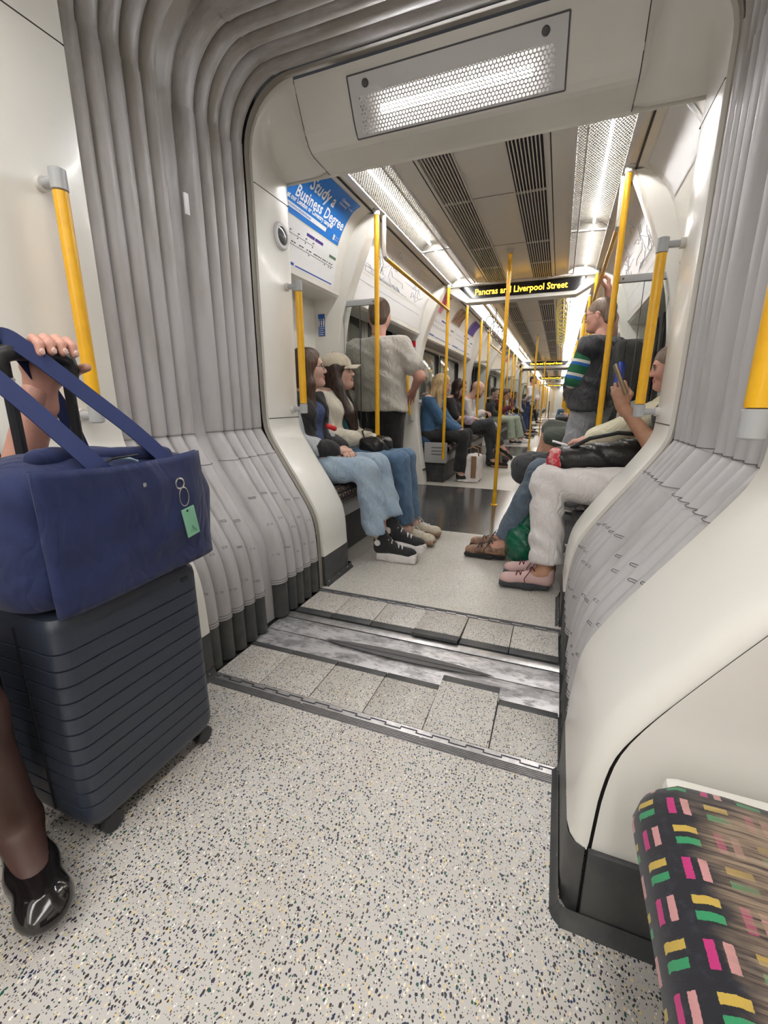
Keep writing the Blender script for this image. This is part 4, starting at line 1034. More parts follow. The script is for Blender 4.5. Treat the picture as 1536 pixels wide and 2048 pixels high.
# ================================================================ signed-distance modelling of soft things
def sdf_eval(prims, P):
    d = None
    for pr in prims:
        kind, k = pr[0], pr[-1]
        if kind == 'c':       # tapered capsule a,b,ra,rb
            a, b, ra, rb = pr[1:5]; a = np.asarray(a, float); ab = np.asarray(b, float)-a; L2 = max(ab@ab, 1e-9)
            q = P-a; t = np.clip((q@ab)/L2, 0, 1); di = np.sqrt(((q-t[..., None]*ab)**2).sum(-1))-(ra+(rb-ra)*t)
        elif kind == 'e':     # ellipsoid centre, radii, rotation matrix (columns = axes) or None
            c, r, R = pr[1:4]; q = P-np.asarray(c, float)
            if R is not None: q = q@np.asarray(R, float)
            r = np.asarray(r, float); k0 = np.sqrt(((q/r)**2).sum(-1)); k1 = np.sqrt(((q/(r*r))**2).sum(-1)); di = k0*(k0-1)/np.maximum(k1, 1e-6)
        elif kind == 'b':     # rounded box centre, half, round, R
            c, h, rd, R = pr[1:5]; q = P-np.asarray(c, float)
            if R is not None: q = q@np.asarray(R, float)
            q = np.abs(q)-np.asarray(h, float)+rd; di = np.sqrt((np.maximum(q, 0)**2).sum(-1))+np.minimum(q.max(-1), 0)-rd
        elif kind == 'cut':   # keep the side where (p-c).n < 0
            c, n = pr[1:3]; n = np.asarray(n, float); n = n/np.linalg.norm(n); di = (P-np.asarray(c, float))@n
            h = np.maximum(k-np.abs(d-di), 0)/max(k, 1e-9); d = np.maximum(d, di)+h*h*k/4; continue
        elif kind == 'sub':   # subtract ellipsoid
            c, r, R = pr[1:4]; q = P-np.asarray(c, float)
            if R is not None: q = q@np.asarray(R, float)
            r = np.asarray(r, float); k0 = np.sqrt(((q/r)**2).sum(-1)); k1 = np.sqrt(((q/(r*r))**2).sum(-1)); di = -(k0*(k0-1)/np.maximum(k1, 1e-6))
            h = np.maximum(k-np.abs(d-di), 0)/max(k, 1e-9); d = np.maximum(d, di)+h*h*k/4; continue
        elif kind == 'sb':    # subtract box
            c, hf, R = pr[1:4]; q = (P-np.asarray(c, float))@np.asarray(R, float); q = np.abs(q)-np.asarray(hf, float); di = -(np.sqrt((np.maximum(q, 0)**2).sum(-1))+np.minimum(q.max(-1), 0))
            d = np.maximum(d, di); continue
        elif kind == 'w':     # wrinkles: amplitude, direction frequencies
            amp, f1, f2 = pr[1:4]
            d = d+amp*np.sin(P@np.asarray(f1)+1.7*np.sin(P@np.asarray(f2)))*np.sin(P@np.asarray(f2)*.6+.5); continue
        if d is None: d = di
        else:
            h = np.maximum(k-np.abs(d-di), 0)/max(k, 1e-9); d = np.minimum(d, di)-h*h*k/4
    return d
def bounds(prims, pad):
    lo, hi = np.full(3, 1e9), np.full(3, -1e9)
    for p in prims:
        if p[0] == 'c':
            for q, r in ((p[1], p[3]), (p[2], p[4])): lo = np.minimum(lo, np.asarray(q)-r); hi = np.maximum(hi, np.asarray(q)+r)
        elif p[0] in ('e', 'b'):
            r = np.max(p[2]) if p[3 if p[0] == 'e' else 4] is not None else np.asarray(p[2]); lo = np.minimum(lo, np.asarray(p[1])-r); hi = np.maximum(hi, np.asarray(p[1])+r)
    return lo-pad, hi+pad
def sdf_mesh(prims, h, pad=.03):
    """naive surface nets -> verts, quads"""
    lo, hi = bounds(prims, max(pad, 2.5*h)); n = np.ceil((hi-lo)/h).astype(int)+1
    ax = [lo[i]+h*np.arange(n[i]) for i in range(3)]
    P = np.stack(np.meshgrid(*ax, indexing='ij'), -1); V = sdf_eval(prims, P); ins = V < 0
    c = np.zeros(n-1, int); acc = np.zeros((*(n-1), 3)); cnt = np.zeros(n-1)
    def sl(o): return tuple(slice(o[i], n[i]-1+o[i]) for i in range(3))
    cor = [(i, j, k) for i in (0, 1) for j in (0, 1) for k in (0, 1)]
    for a in cor:
        for d in range(3):
            if a[d] == 0:
                b = list(a); b[d] = 1; va, vb = V[sl(a)], V[sl(b)]; m = (va < 0) != (vb < 0)
                t = np.where(m, va/np.where(m, va-vb, 1), 0)
                for e in range(3): acc[..., e] += np.where(m, a[e]+(t if e == d else 0), 0)
                cnt += m
    act = cnt > 0; idx = -np.ones(n-1, int); idx[act] = np.arange(act.sum()); I = np.argwhere(act)
    verts = lo+h*(I+acc[act]/cnt[act][:, None]); faces = []
    for d in range(3):
        e, f = (d+1) % 3, (d+2) % 3; s0 = [slice(None)]*3; s1 = [slice(None)]*3; s0[d] = slice(0, n[d]-1); s1[d] = slice(1, n[d])
        A, B = ins[tuple(s0)], ins[tuple(s1)]; ch = np.argwhere(A != B)
        ch = ch[(ch[:, e] > 0) & (ch[:, f] > 0) & (ch[:, e] < n[e]-1) & (ch[:, f] < n[f]-1)]
        def cell(oe, of): q = ch.copy(); q[:, e] -= oe; q[:, f] -= of; return idx[q[:, 0], q[:, 1], q[:, 2]]
        Q = np.stack([cell(1, 1), cell(0, 1), cell(0, 0), cell(1, 0)], -1); fl = A[ch[:, 0], ch[:, 1], ch[:, 2]]
        Q[~fl] = Q[~fl][:, ::-1]; faces.append(Q)
    Q = np.concatenate(faces); Q = Q[(Q >= 0).all(1)]
    return verts, Q
def relax(verts, Q, it=1):
    for _ in range(it):
        s = np.zeros_like(verts); c = np.zeros(len(verts))
        for a, b in ((0, 1), (1, 2), (2, 3), (3, 0)):
            np.add.at(s, Q[:, a], verts[Q[:, b]]); np.add.at(s, Q[:, b], verts[Q[:, a]]); np.add.at(c, Q[:, a], 1); np.add.at(c, Q[:, b], 1)
        verts = verts*.45+.55*s/np.maximum(c, 1)[:, None]
    return verts
class Soft:
    """several soft pieces joined in one mesh, each with its material slot"""
    def __init__(s): s.V = []; s.F = []; s.M = []; s.n = 0
    def raw(s, v, f, mi=0):
        v = np.asarray(v, float); s.V.append(v)
        s.F += [tuple(int(i)+s.n for i in q) for q in f]; s.M += [mi]*len(f); s.n += len(v); return s
    def sdf(s, prims, h, mi=0, it=1, X=None):
        v, q = sdf_mesh(prims, h); v = relax(v, q, it)
        if X is not None: v = v@np.asarray(X)[:3, :3].T+np.asarray(X)[:3, 3]
        return s.raw(v, q, mi)
    def mb(s, m, mi=0): return s.raw(np.array(m.v), m.f, mi)
    def build(s, name, mats, parent=None):
        me = bpy.data.meshes.new(name); me.from_pydata(np.concatenate(s.V).tolist(), [], s.F)
        for m in (mats if isinstance(mats, (list, tuple)) else [mats]): me.materials.append(MATS[m])
        me.polygons.foreach_set('material_index', s.M); me.polygons.foreach_set('use_smooth', [True]*len(me.polygons)); me.update()
        return link(name, me, parent)
def soft(name, prims, h, m, parent=None, it=1): return Soft().sdf(prims, h, 0, it).build(name, m, parent)

# ---------------------------------------------------------------- navy bag on the suitcase
bg = thing('weekender_bag', 'navy blue weekender bag with long straps resting on the suitcase', 'bag', (-.44, .64, .555))
soft('body', [('b', (-.443, .645, .690), (.108, .225, .130), .060, None, 0), ('e', (-.44, .58, .790), (.085, .17, .062), None, .05), ('e', (-.44, .815, .670), (.092, .072, .120), None, .05),
    ('e', (-.44, .46, .66), (.098, .06, .11), None, .05), ('w', .004, (14, 9, 26), (11, 19, 8), 0), ('w', .003, (20, 25, 39), (7, 28, 30), 0), ('cut', (0, 0, .5575), (0, 0, -1), .02)], .0085, 'navy_fabric', bg, 2)
soft('end_panel', [('e', (-.435, .862, .680), (.075, .034, .105), None, 0)], .008, 'case_dark', bg)
def pocket(u, v):
    y = .448+.382*u-.012*v*u; z = .566+.262*v - .010*(1-u)*(1-v) - .010*math.sin(PI*u)*v; b = math.sin(PI*min(max(u, .0), 1))**.4*math.sin(PI*min(max(v*.90+.05, 0), 1))**.4
    e = .005*math.sin(7*u+5*v)+.004*math.sin(15*v-6*u)+.003*math.sin(21*u*v+2)
    return (-.338+.020*b+.7*e*b, y, z)
fp = MB(); fp.grid(pocket, 26, 20); o_ = fp.build('front_pocket', 'navy_fabric', bg, ang=1.5)
md = o_.modifiers.new('thick', 'SOLIDIFY'); md.thickness = .010; md.offset = -1
MB().tube([pocket(t, 1.0) for t in np.linspace(0, 1, 14)], .0024, 6).build('pocket_hem', 'navy_web', bg)
soft('zip_flap', [('c', (-.40, .50, .842), (-.37, .76, .828), .020, .016, 0), ('w', .003, (20, 25, 39), (7, 28, 30), 0)], .007, 'navy_fabric', bg)
MB().tube([(-.352, .625, .832), (-.350, .650, .828), (-.346, .665, .820)], .0028, 6).build('zip_pull', mat('pale_pull', (.35, .50, .62), .4) and 'pale_pull', bg)
def ribbon(pts, w, name, th=.003, up=(1, 0, 0)):
    P = smooth_poly(pts, 8); mb = MB(); vs_ = []
    for i, p in enumerate(P):
        t = (P[min(i+1, len(P)-1)]-P[max(i-1, 0)]).normalized(); a = t.cross(Vector(up)).normalized(); n = a.cross(t).normalized()
        for sa, sn in ((-1, -1), (1, -1), (1, 1), (-1, 1)): vs_.append(p+a*w*.5*sa+n*th*.5*sn)
    k = len(P); mb.add(vs_, [(4*i+j, 4*i+(j+1) % 4, 4*i+4+(j+1) % 4, 4*i+4+j) for i in range(k-1) for j in range(4)] + [(0, 1, 2, 3), (4*k-4, 4*k-3, 4*k-2, 4*k-1)])
    return mb.build(name, 'navy_web', bg, ang=.7)
ribbon([(-.318, .742, .762), (-.326, .728, .808), (-.372, .690, .88), (-.435, .632, .965), (-.487, .575, 1.040), (-.512, .545, 1.064), (-.545, .520, 1.03)], .034, 'strap')
ribbon([(-.330, .585, .800), (-.330, .565, .822), (-.365, .540, .875), (-.420, .510, .945), (-.462, .480, 1.0), (-.50, .45, 1.04)], .036, 'strap')
ribbon([(-.555, .70, .80), (-.548, .66, .92), (-.535, .60, 1.02), (-.518, .56, 1.062)], .034, 'strap')
MB().tube([(-.310, .735+.012*math.sin(a), .762+.012*math.cos(a)) for a in np.linspace(0, 2*PI, 13)], .0022, 6).build('d_ring', 'steel', bg)
MB().tube([(-.322, .50, .80), (-.335, .60, .834), (-.338, .66, .835)], .0025, 6).build('zip_edge', 'case_dark', bg)
MB().box(-.325, -.308, .640, .648, .770, .779, bev=.001).build('metal_logo', 'steel', bg)
MB().box(-.338, -.330, .474, .486, .570, .605, bev=.001).build('side_label', 'case_dark', bg)
lt = thing('luggage_tag', 'mint green luggage tag on a wire ring hanging from the navy bag', 'tag', (-.312, .738, .70))
MB().tube([(-.303, .737+.0135*math.sin(a), .731+.022*math.cos(a)) for a in np.linspace(0, 2*PI, 19)], .0012, 6).build('wire_ring', 'steel', lt)
tg = MB(); Mx = Matrix.Translation((-.300, .745, .670)) @ Matrix.Rotation(math.radians(9), 4, 'X'); tg.box(-.0018, .0018, -.0185, .0185, -.035, .035, bev=.0012, M=Mx); tg.build('tag_plate', 'tag_green', lt)
MB().tube([Mx @ Vector((.002, -.004, .029)), Mx @ Vector((.0026, -.004, .029))], .003, 8).build('eyelet', 'case_dark', lt)
emb = MB()
for q in range(3): emb.tube([Mx @ Vector((.0021, -.010+q*.005, -.026)), Mx @ Vector((.0021, .0, -.010)), Mx @ Vector((.0021, .010-q*.003, -.026))], .0006, 4)
emb.build('embossed_mark', mat('tag_green_dark', (.17, .40, .27), .5) and 'tag_green_dark', lt)
# ================================================================ people
V = lambda *a: np.array(a, float)
def unit(v): v = np.asarray(v, float); return v/max(np.linalg.norm(v), 1e-9)
def frame(x, up):
    x = unit(x); y = unit(np.cross(up, x)); z = np.cross(x, y); M = np.eye(4); M[:3, 0] = x; M[:3, 1] = y; M[:3, 2] = z; return M
def xf(x, up, loc, s=1.): M = frame(x, up); M[:3, :3] *= s; M[:3, 3] = loc; return M
def ik(a, c, l1, l2, hint):
    a, c = np.asarray(a, float), np.asarray(c, float); d = np.linalg.norm(c-a); d2 = min(d, (l1+l2)*.999); u = unit(c-a)
    t = (l1*l1-l2*l2+d2*d2)/(2*d2); h = math.sqrt(max(l1*l1-t*t, 0)); w = np.asarray(hint, float); w = unit(w-u*(w@u))
    return a+u*t+w*h
for nm, c in dict(skin_pale=(.70, .44, .35), skin_pink=(.68, .36, .28), skin_tan=(.50, .27, .17), skin_mid=(.60, .34, .24), tights=(.085, .042, .034)).items():
    mat(nm, c, .45 if nm != 'tights' else .55, vary=tuple(x*.90 for x in c), vscale=18., sss=.12 if nm != 'tights' else 0)
mat('lip', (.50, .17, .15), .35); mat('eye_white', (.80, .78, .75), .2); mat('iris', (.03, .022, .018), .1); mat('nail', (.75, .50, .44), .25)
def hair_mat(nm, c, c2):
    m = bpy.data.materials.new(nm); MATS[nm] = m; k = N(m); n = k.noise(k.coord('Object', (90, 90, 7)), 1.0, 3, .6)
    k.col(k.mix(k.ramp(n, .35, .65), c, c2)); k.b.inputs['Roughness'].default_value = .42; k.bump(n, .6, .006)
hair_mat('hair_dark', (.018, .010, .008), (.055, .028, .020)); hair_mat('hair_blonde', (.36, .24, .11), (.62, .47, .26)); hair_mat('hair_brown', (.05, .026, .015), (.11, .06, .035)); hair_mat('hair_grey', (.14, .095, .07), (.25, .18, .135))
cloth('denim_light', (.37, .47, .57), (.28, .38, .50), vs_=7.); cloth('denim_mid', (.12, .21, .33), (.085, .155, .26)); cloth('denim_jacket', (.045, .12, .24), (.06, .15, .28)); cloth('denim_dark', (.13, .175, .225), (.09, .12, .165))
cloth('jersey_beige', (.55, .52, .47), (.50, .47, .425), .1); cloth('black_cloth', (.016, .016, .018), (.024, .024, .026)); cloth('grey_marl', (.47, .48, .52), (.40, .41, .44)); cloth('cream_knit', (.72, .67, .56), (.60, .55, .45), .9, 260); cloth('teal_top', (.012, .11, .14)); cloth('navy_top', (.05, .08, .20))
cloth('cap_beige', (.62, .55, .43), (.56, .49, .38)); cloth('white_cotton', (.78, .74, .73), (.70, .66, .65), .15); cloth('cream_shirt', (.80, .76, .58), (.72, .68, .50)); cloth('charcoal', (.05, .053, .06)); cloth('suit_grey', (.075, .085, .11)); cloth('sage', (.42, .48, .38), (.34, .40, .31)); cloth('grey_fleece', (.50, .52, .55), (.42, .44, .47)); cloth('olive_short', (.10, .115, .10)); cloth('pale_blue_jean', (.45, .56, .66)); cloth('maroon', (.14, .01, .03))
cloth('vest_black', (.030, .031, .036), (.045, .046, .052), .3, 300, .6)
def stripe_mat():
    m = bpy.data.materials.new('green_stripe'); MATS['green_stripe'] = m; k = N(m); sep = k.n('ShaderNodeSeparateXYZ'); k.l(k.coord('Object'), sep.inputs[0])
    f = k.m('FRACT', k.m('DIVIDE', k.m('ADD', sep.outputs[2], k.m('MULTIPLY', sep.outputs[0], .25)), .105)); col = k.mix(k.m('LESS_THAN', f, .42), (.02, .15, .07), (.80, .78, .70)); col = k.mix(k.m('LESS_THAN', f, .21), col, (.03, .16, .55))
    col = k.mix(k.m('GREATER_THAN', f, .42), col, (.02, .15, .07)); k.col(col); k.b.inputs['Roughness'].default_value = .85
stripe_mat()
HEADS = {}
def head_geo(kind, h):
    if (kind, h) in HEADS: return HEADS[(kind, h)]
    m = 1.06 if kind == 'm' else 1.0; j = .030 if kind == 'm' else .024
    P = [('e', (-.012, 0, .034), (.098, .076, .084), None, 0), ('e', (.030, 0, -.022), (.058, .058, .082), None, .03), ('c', (.052, 0, -.084), (-.004, .047, -.048), j, .026, .03), ('c', (.052, 0, -.084), (-.004, -.047, -.048), j, .026, .03),
         ('e', (.072, 0, -.090), (.020, .022, .017), None, .02), ('c', (.076, -.030, .024), (.076, .030, .024), .012, .012, .02), ('e', (.060, .040, -.022), (.024, .020, .026), None, .02), ('e', (.060, -.040, -.022), (.024, .020, .026), None, .02),
         ('sub', (.098, .032, .004), (.017, .017, .010), None, .014), ('sub', (.098, -.032, .004), (.017, .017, .010), None, .014),
         ('c', (.086, 0, .014), (.104, 0, -.022), .007, .0105, .012), ('e', (.096, .010, -.027), (.010, .008, .007), None, .008), ('e', (.096, -.010, -.027), (.010, .008, .007), None, .008),
         ('e', (.084, 0, -.050), (.013, .021, .006), None, .008), ('e', (.082, 0, -.061), (.013, .018, .0065), None, .006),
         ('e', (-.006, .075, -.010), (.020, .008, .031), None, .006), ('e', (-.006, -.075, -.010), (.020, .008, .031), None, .006), ('c', (-.022, 0, -.05), (-.030, 0, -.125), .052, .052, .03)]
    v, q = sdf_mesh(P, h); v = relax(v, q, 1); HEADS[(kind, h)] = (v*m, q, m); return HEADS[(kind, h)]
HANDS = {}
def hand_geo(curl, h, spread=.0):
    k_ = (curl, h, spread)
    if k_ in HANDS: return HANDS[k_]
    P = []; nails = []
    for i, (y, ln) in enumerate(((.031, (.040, .025, .021)), (.010, (.045, .028, .022)), (-.011, (.041, .026, .021)), (-.030, (.032, .020, .018)))):
        P.append(('c', (.0, y*.55, 0), (.084-.004*abs(i-1), y, .002), .0155, .0125, .012))
        a = curl*.75; p = V(.084-.004*abs(i-1), y, .002); yy = y*spread*4
        for s_, L in enumerate(ln):
            q = p+L*V(math.cos(a)*math.cos(yy), math.sin(yy), -math.sin(a)); r = .0092-.0009*s_-(.001 if i == 3 else 0); P.append(('c', p, q, r+.0006, r-.0004, .004)); p = q; a += curl*1.05
        nails.append((p, a-curl*1.05, y))
    P += [('c', (.012, .020, -.006), (.048, .050, -.016-.02*curl), .017, .0125, .012), ('c', (.048, .050, -.016-.02*curl), (.080, .050-.012*curl, -.024-.035*curl), .0118, .0092, .005), ('c', (-.035, 0, 0), (.015, 0, 0), .026, .028, .02)]
    v, q = sdf_mesh(P, h); v = relax(v, q, 1); HANDS[k_] = (v, q); return HANDS[k_]
def shoe_geo(kind):
    up = [('c', (-.035, 0, .050), (.055, 0, .050), .036, .036, 0), ('c', (.055, 0, .048), (.165, 0, .034), .036, .028, .02), ('e', (.15, 0, .034), (.045, .040, .028), None, .02)]
    lift = .0
    if kind == 'hightop': up += [('c', (-.030, 0, .06), (-.034, 0, .135), .040, .043, .02), ('c', (.03, 0, .07), (-.01, 0, .12), .034, .034, .02)]; lift = .022
    elif kind == 'ballet': up = [('c', (-.045, 0, .036), (.06, 0, .030), .036, .040, 0), ('c', (.06, 0, .030), (.135, 0, .026), .042, .040, .02), ('e', (.150, 0, .024), (.050, .044, .030), None, .02), ('sub', (.0, 0, .085), (.105, .034, .055), None, .006), ('cut', (0, 0, .062), (0, 0, 1), .006)]
    else: up += [('c', (-.030, 0, .06), (-.034, 0, .090), .038, .038, .02)]
    up.append(('cut', (0, 0, .012), (0, 0, -1), .004)); return up, lift
def make_shoe(S, kind, M, h, mats):
    """adds upper, sole, toe, laces to Soft S; mats = slot numbers (upper, sole, lace)"""
    up, lift = shoe_geo(kind); T = np.eye(4); T[2, 3] = lift; X = M@T; S.sdf(up, h, mats[0], 1, X)
    if kind == 'ballet': S.sdf([('b', (.010, 0, .006), (.062, .033, .007), .006, None, 0), ('e', (.105, 0, .007), (.088, .040, .008), None, .02)], h, mats[1], 1, M); return
    th = .014+lift*.5
    sole = [('b', (.010, 0, th), (.060, .037, th), .012, None, 0), ('b', (.115, 0, th), (.085, .046, th), .012, None, .03)]
    S.sdf(sole, h, mats[1], 1, M)
    if kind in ('hightop', 'sneaker'):
        if kind == 'hightop': S.sdf([('e', (.165, 0, .034+lift*.6), (.040, .040, .024), None, 0)], h, mats[1], 1, M)
        lc = MB()
        for i in range(5 if kind == 'hightop' else 4):
            x = .115-.022*i; z = .076+lift+.004*i + (.016*max(0, i-2))
            lc.tube([(x, -.024, z-.012), (x-.004, 0, z+.004), (x, .024, z-.012)], .0030, 5); lc.tube([(x, -.024, z-.012), (x-.012, 0, z+.006), (x-.022, .024, z-.008)], .0026, 5)
        lc.tube([(.03, .01, .13+lift*.5), (.05, .04, .10), (.075, .052, .060), (.07, .053, .035)], .0024, 5)
        v = np.array(lc.v)@M[:3, :3].T+M[:3, 3]; S.raw(v, lc.f, mats[2])
class Person:
    def __init__(s, label, pelvis, chest, head, face, right, wr, wl, ar, al, toe_r=(1, 0, 0), toe_l=(1, 0, 0), hint_er=None, hint_el=None, hint_k=None, sex='f', build=1., h=.013, hh=.006, skin='skin_pale', curl=(.35, .35), headup=(0, 0, 1), palm_r=None, palm_l=None, knee_r=None, knee_l=None, scale=1., fingers=None, sw=None):
        s.__dict__.update(locals()); s.pelvis = V(*pelvis); s.chest = V(*chest); s.head = V(*head); s.right = unit(V(*right)); s.up = unit(s.chest-s.pelvis); s.f = unit(np.cross(s.up, s.right)); s.right = unit(np.cross(s.f, s.up))
        R, U = s.right, s.up; k = scale; sw = sw or (.185 if sex == 'm' else .160)*k*build**.5
        s.sh = {1: s.chest+U*.085*k+R*sw, -1: s.chest+U*.085*k-R*sw}; s.hip = {1: s.pelvis+R*.088*k, -1: s.pelvis-R*.088*k}
        s.wrist = {1: V(*wr), -1: V(*wl)}; s.ank = {1: V(*ar), -1: V(*al)}; hk = hint_k if hint_k is not None else s.f+V(0, 0, .6)
        s.elb = {1: ik(s.sh[1], s.wrist[1], .285*k, .255*k, hint_er if hint_er is not None else -s.f*.3+R*.5-U), -1: ik(s.sh[-1], s.wrist[-1], .285*k, .255*k, hint_el if hint_el is not None else -s.f*.3-R*.5-U)}
        s.knee = {1: V(*knee_r) if knee_r is not None else ik(s.hip[1], s.ank[1], .43*k, .42*k, hk), -1: V(*knee_l) if knee_l is not None else ik(s.hip[-1], s.ank[-1], .43*k, .42*k, hk)}
        for q in (1, -1):      # keep wrists and ankles reachable
            s.wrist[q] = s.elb[q]+unit(s.wrist[q]-s.elb[q])*min(.262*k, np.linalg.norm(s.wrist[q]-s.elb[q]))
        s.X = xf(face, headup, s.head); s.root = thing('person', label, 'person', tuple(s.pelvis), 'passengers')
    def torso(s, inf=0., hem=0.0):
        R, U, F, p, c, b = s.right, s.up, s.f, s.pelvis, s.chest, s.build*s.scale; mid = p+(c-p)*.5; w = .92 if s.sex == 'f' else 1.; P = []
        for q in (1, -1):
            P += [('c', p+R*q*.075*b-U*hem, mid+R*q*.058*b*w, .108*b+inf, .094*b*w+inf, .05), ('c', mid+R*q*.058*b*w, c+R*q*.080*b, .094*b*w+inf, .094*b+inf, .05), ('c', c+U*.075+R*q*.03, s.sh[q]-U*.012, .064*b+inf, .052*b+inf, .04)]
            if s.sex == 'f': P.append(('e', c+F*.072*b+R*q*.062*b-U*.02, (.056+inf,)*3, None, .04))
        if b > 1.08: P.append(('e', p+(c-p)*.35+F*.05, (.14*b+inf,)*3, None, .06))
        return P
    def neck(s, inf=0.): return [('c', s.chest+s.up*.10, s.head-s.X[:3, 2]*.085-s.X[:3, 0]*.025, .056+inf, .050+inf, .03)]
    def arm(s, q, t=2., inf=0., cuff=None):
        k = s.build**.5*s.scale; P = []; a, e, w = s.sh[q], s.elb[q], s.wrist[q]; t1 = min(t, 1.)
        P.append(('c', a, a+(e-a)*t1, .050*k+inf, (.050-.010*t1)*k+inf+(cuff or 0 if t <= 1 else 0), .035))
        if t > 1: P.append(('c', e, e+(w-e)*(t-1), .040*k+inf, (.040-.013*(t-1))*k+inf+(cuff or 0), .025))
        return P
    def leg(s, q, t=2., inf=0., hem=None, hem_t=None):
        k = s.build**.5*s.scale; a, n, w = s.hip[q], s.knee[q], s.ank[q]; t1 = min(t, 1.)
        P = [('c', a, a+(n-a)*t1, .090*k+inf, (.090-.030*t1)*k+inf if t > 1 or hem is None else hem, .05)]
        if t > 1:
            e = n+(w-n)*(t-1); P.append(('c', n, e, .060*k+inf, hem if hem is not None else (.060-.022*(t-1))*k+inf, .03))
            if hem is None: P.append(('e', n+(w-n)*.3-unit(np.cross(w-n, s.right))*0+unit(np.cross(s.right, w-n))*0, (.055*k+inf,)*3, None, .04))
        return P
    def hem_cut(s, q, t):
        n, w = s.knee[q], s.ank[q]; d = unit(w-n); return ('sb', n+(w-n)*(t-1)+d*.08, (.08, .13, .13), frame(d, s.right)[:3, :3], 0)
    def body(s, hands=True, skip=0, extra=None):
        S = Soft(); P = s.torso()+s.neck()
        for q in (1, -1): P += s.arm(q)+s.leg(q)
        for q, t in ((1, s.toe_r), (-1, s.toe_l)): P.append(('c', s.ank[q]+unit(t)*.0, s.ank[q]+unit(t)*.12-V(0, 0, .035), .036*s.scale, .024*s.scale, .02))
        S.sdf(P, s.h, 0, 2)
        v, q, m = head_geo(s.sex, s.hh); k = s.scale*.98; S.raw(v*k@s.X[:3, :3].T+s.X[:3, 3], q, 0)
        c = v[np.array(q)].mean(1)/m; lips = (np.abs(c[:, 1]) < .021) & (c[:, 2] > -.0675) & (c[:, 2] < -.0455) & (c[:, 0] > .0835)
        base = len(S.M)-len(q)
        for i in np.where(lips)[0]: S.M[base+i] = 1
        hd = MB()
        def loc(p): return s.X[:3, :3]@(V(*p)*m*k)+s.X[:3, 3]
        for y in (.032, -.032):
            for r, x, mi in ((.0115, .0755, 2), (.0062, .0825, 3)):
                e = MB(); e.lathe([(r*math.sin(a), r*math.cos(a)) for a in np.linspace(.05, PI-.05, 7)], (0, 0, 0), 10); S.raw(np.array(e.v)*k@s.X[:3, :3].T+loc((x, y*(1.01 if mi == 3 else 1), .004)), e.f, mi)
            b = MB(); b.tube([loc((.088, y-.016, .021)), loc((.092, y, .026)), loc((.084, y+.016, .022))], .0028*k, 5); S.mb(b, 4)
            b = MB(); b.tube([loc((.083, y-.013, .009)), loc((.0885, y, .0125)), loc((.082, y+.013, .009))], .0020*k, 5); S.mb(b, 4)
        if hands:
            for q, palm, cu in ((1, s.palm_r, s.curl[0]), (-1, s.palm_l, s.curl[1])):
                if q == skip: continue
                v, f = hand_geo(cu, max(.0045, s.hh*.8)); d = s.wrist[q]-s.elb[q]
                if s.fingers and s.fingers.get(q) is not None: d = V(*s.fingers[q])
                pd = -V(*palm) if palm is not None else V(0, 0, 1)
                X = xf(d, pd, s.wrist[q], s.scale*(1.0 if s.sex == 'm' else .92)); vv = v*V(1, q, 1); ff = f if q > 0 else f[:, ::-1]
                S.raw(vv@X[:3, :3].T+X[:3, 3], ff, 0)
        if extra: S.sdf(extra, .0042, 0, 1)
        s.bodyo = S.build('body', [s.skin, 'lip', 'eye_white', 'iris', 'hair_dark'], s.root); return s
    def wear(s, name, prims, m, h=None, it=2): o = soft(name, prims, h or s.h, m, s.root, it); return o
    def H(s, *p): return s.X[:3, :3]@(V(*p)*s.scale*(1.045 if s.sex == 'm' else 1.))+s.X[:3, 3]
    def hr(s, prims, m, name='hair', h=.008):
        S = Soft(); X = s.X.copy(); X[:3, :3] *= s.scale*(1.045 if s.sex == 'm' else 1.); S.sdf(prims, h, 0, 1, X); return S.build(name, m, s.root)
    def shoes(s, kind, mats, h=.007, drop=.085):
        for q, t in ((1, s.toe_r), (-1, s.toe_l)):
            S = Soft(); X = xf(t, V(0, 0, 1), V(0, 0, 0), s.scale); up = X[:3, 2]/s.scale; X[:3, 3] = s.ank[q]-up*drop+unit(t)*.028
            make_shoe(S, kind, X, h, (0, 1, 2)); S.build('shoe', list(mats), s.root)
def hair_cap(back=.0, f=.012):
    return [('e', (-.016, 0, .040), (.106+f*.3, .084+f*.3, .090+f*.3), None, 0), ('sub', (.085, 0, -.020), (.070, .066, .095), None, .015)]
def hair_short(): return [('e', (-.015, 0, .037), (.102, .0795, .087), None, 0), ('e', (-.060, 0, -.035), (.050, .062, .05), None, .03), ('sub', (.098, 0, -.010), (.060, .075, .055), None, .01), ('sub', (.035, 0, -.075), (.075, .09, .075), None, .015), ('cut', (0, 0, -.070), (.3, 0, -1), .01)]
def hair_long(length=.30, side=.06, fwd=.02, vol=.03):
    P = [('e', (-.016, 0, .040), (.108, .086, .092), None, 0)]
    for y in (1, -1):
        P += [('c', (.0, y*.070, .03), (-.005, y*.086, -.09), .030, .030, .03), ('c', (-.005, y*.086, -.09), (fwd, y*(side+.02), -.11-length*.5), .032, .034, .03), ('c', (fwd, y*(side+.02), -.11-length*.5), (fwd+.01, y*side, -.10-length), .034, .016, .03)]
    P += [('c', (-.06, 0, 0), (-.075, 0, -.12-length*.4), .065, .060, .04), ('w', .0035, (60, 80, 6), (20, 30, 14), 0), ('sub', (.088, 0, -.025), (.078, .058, .10), None, .015)]
    return P
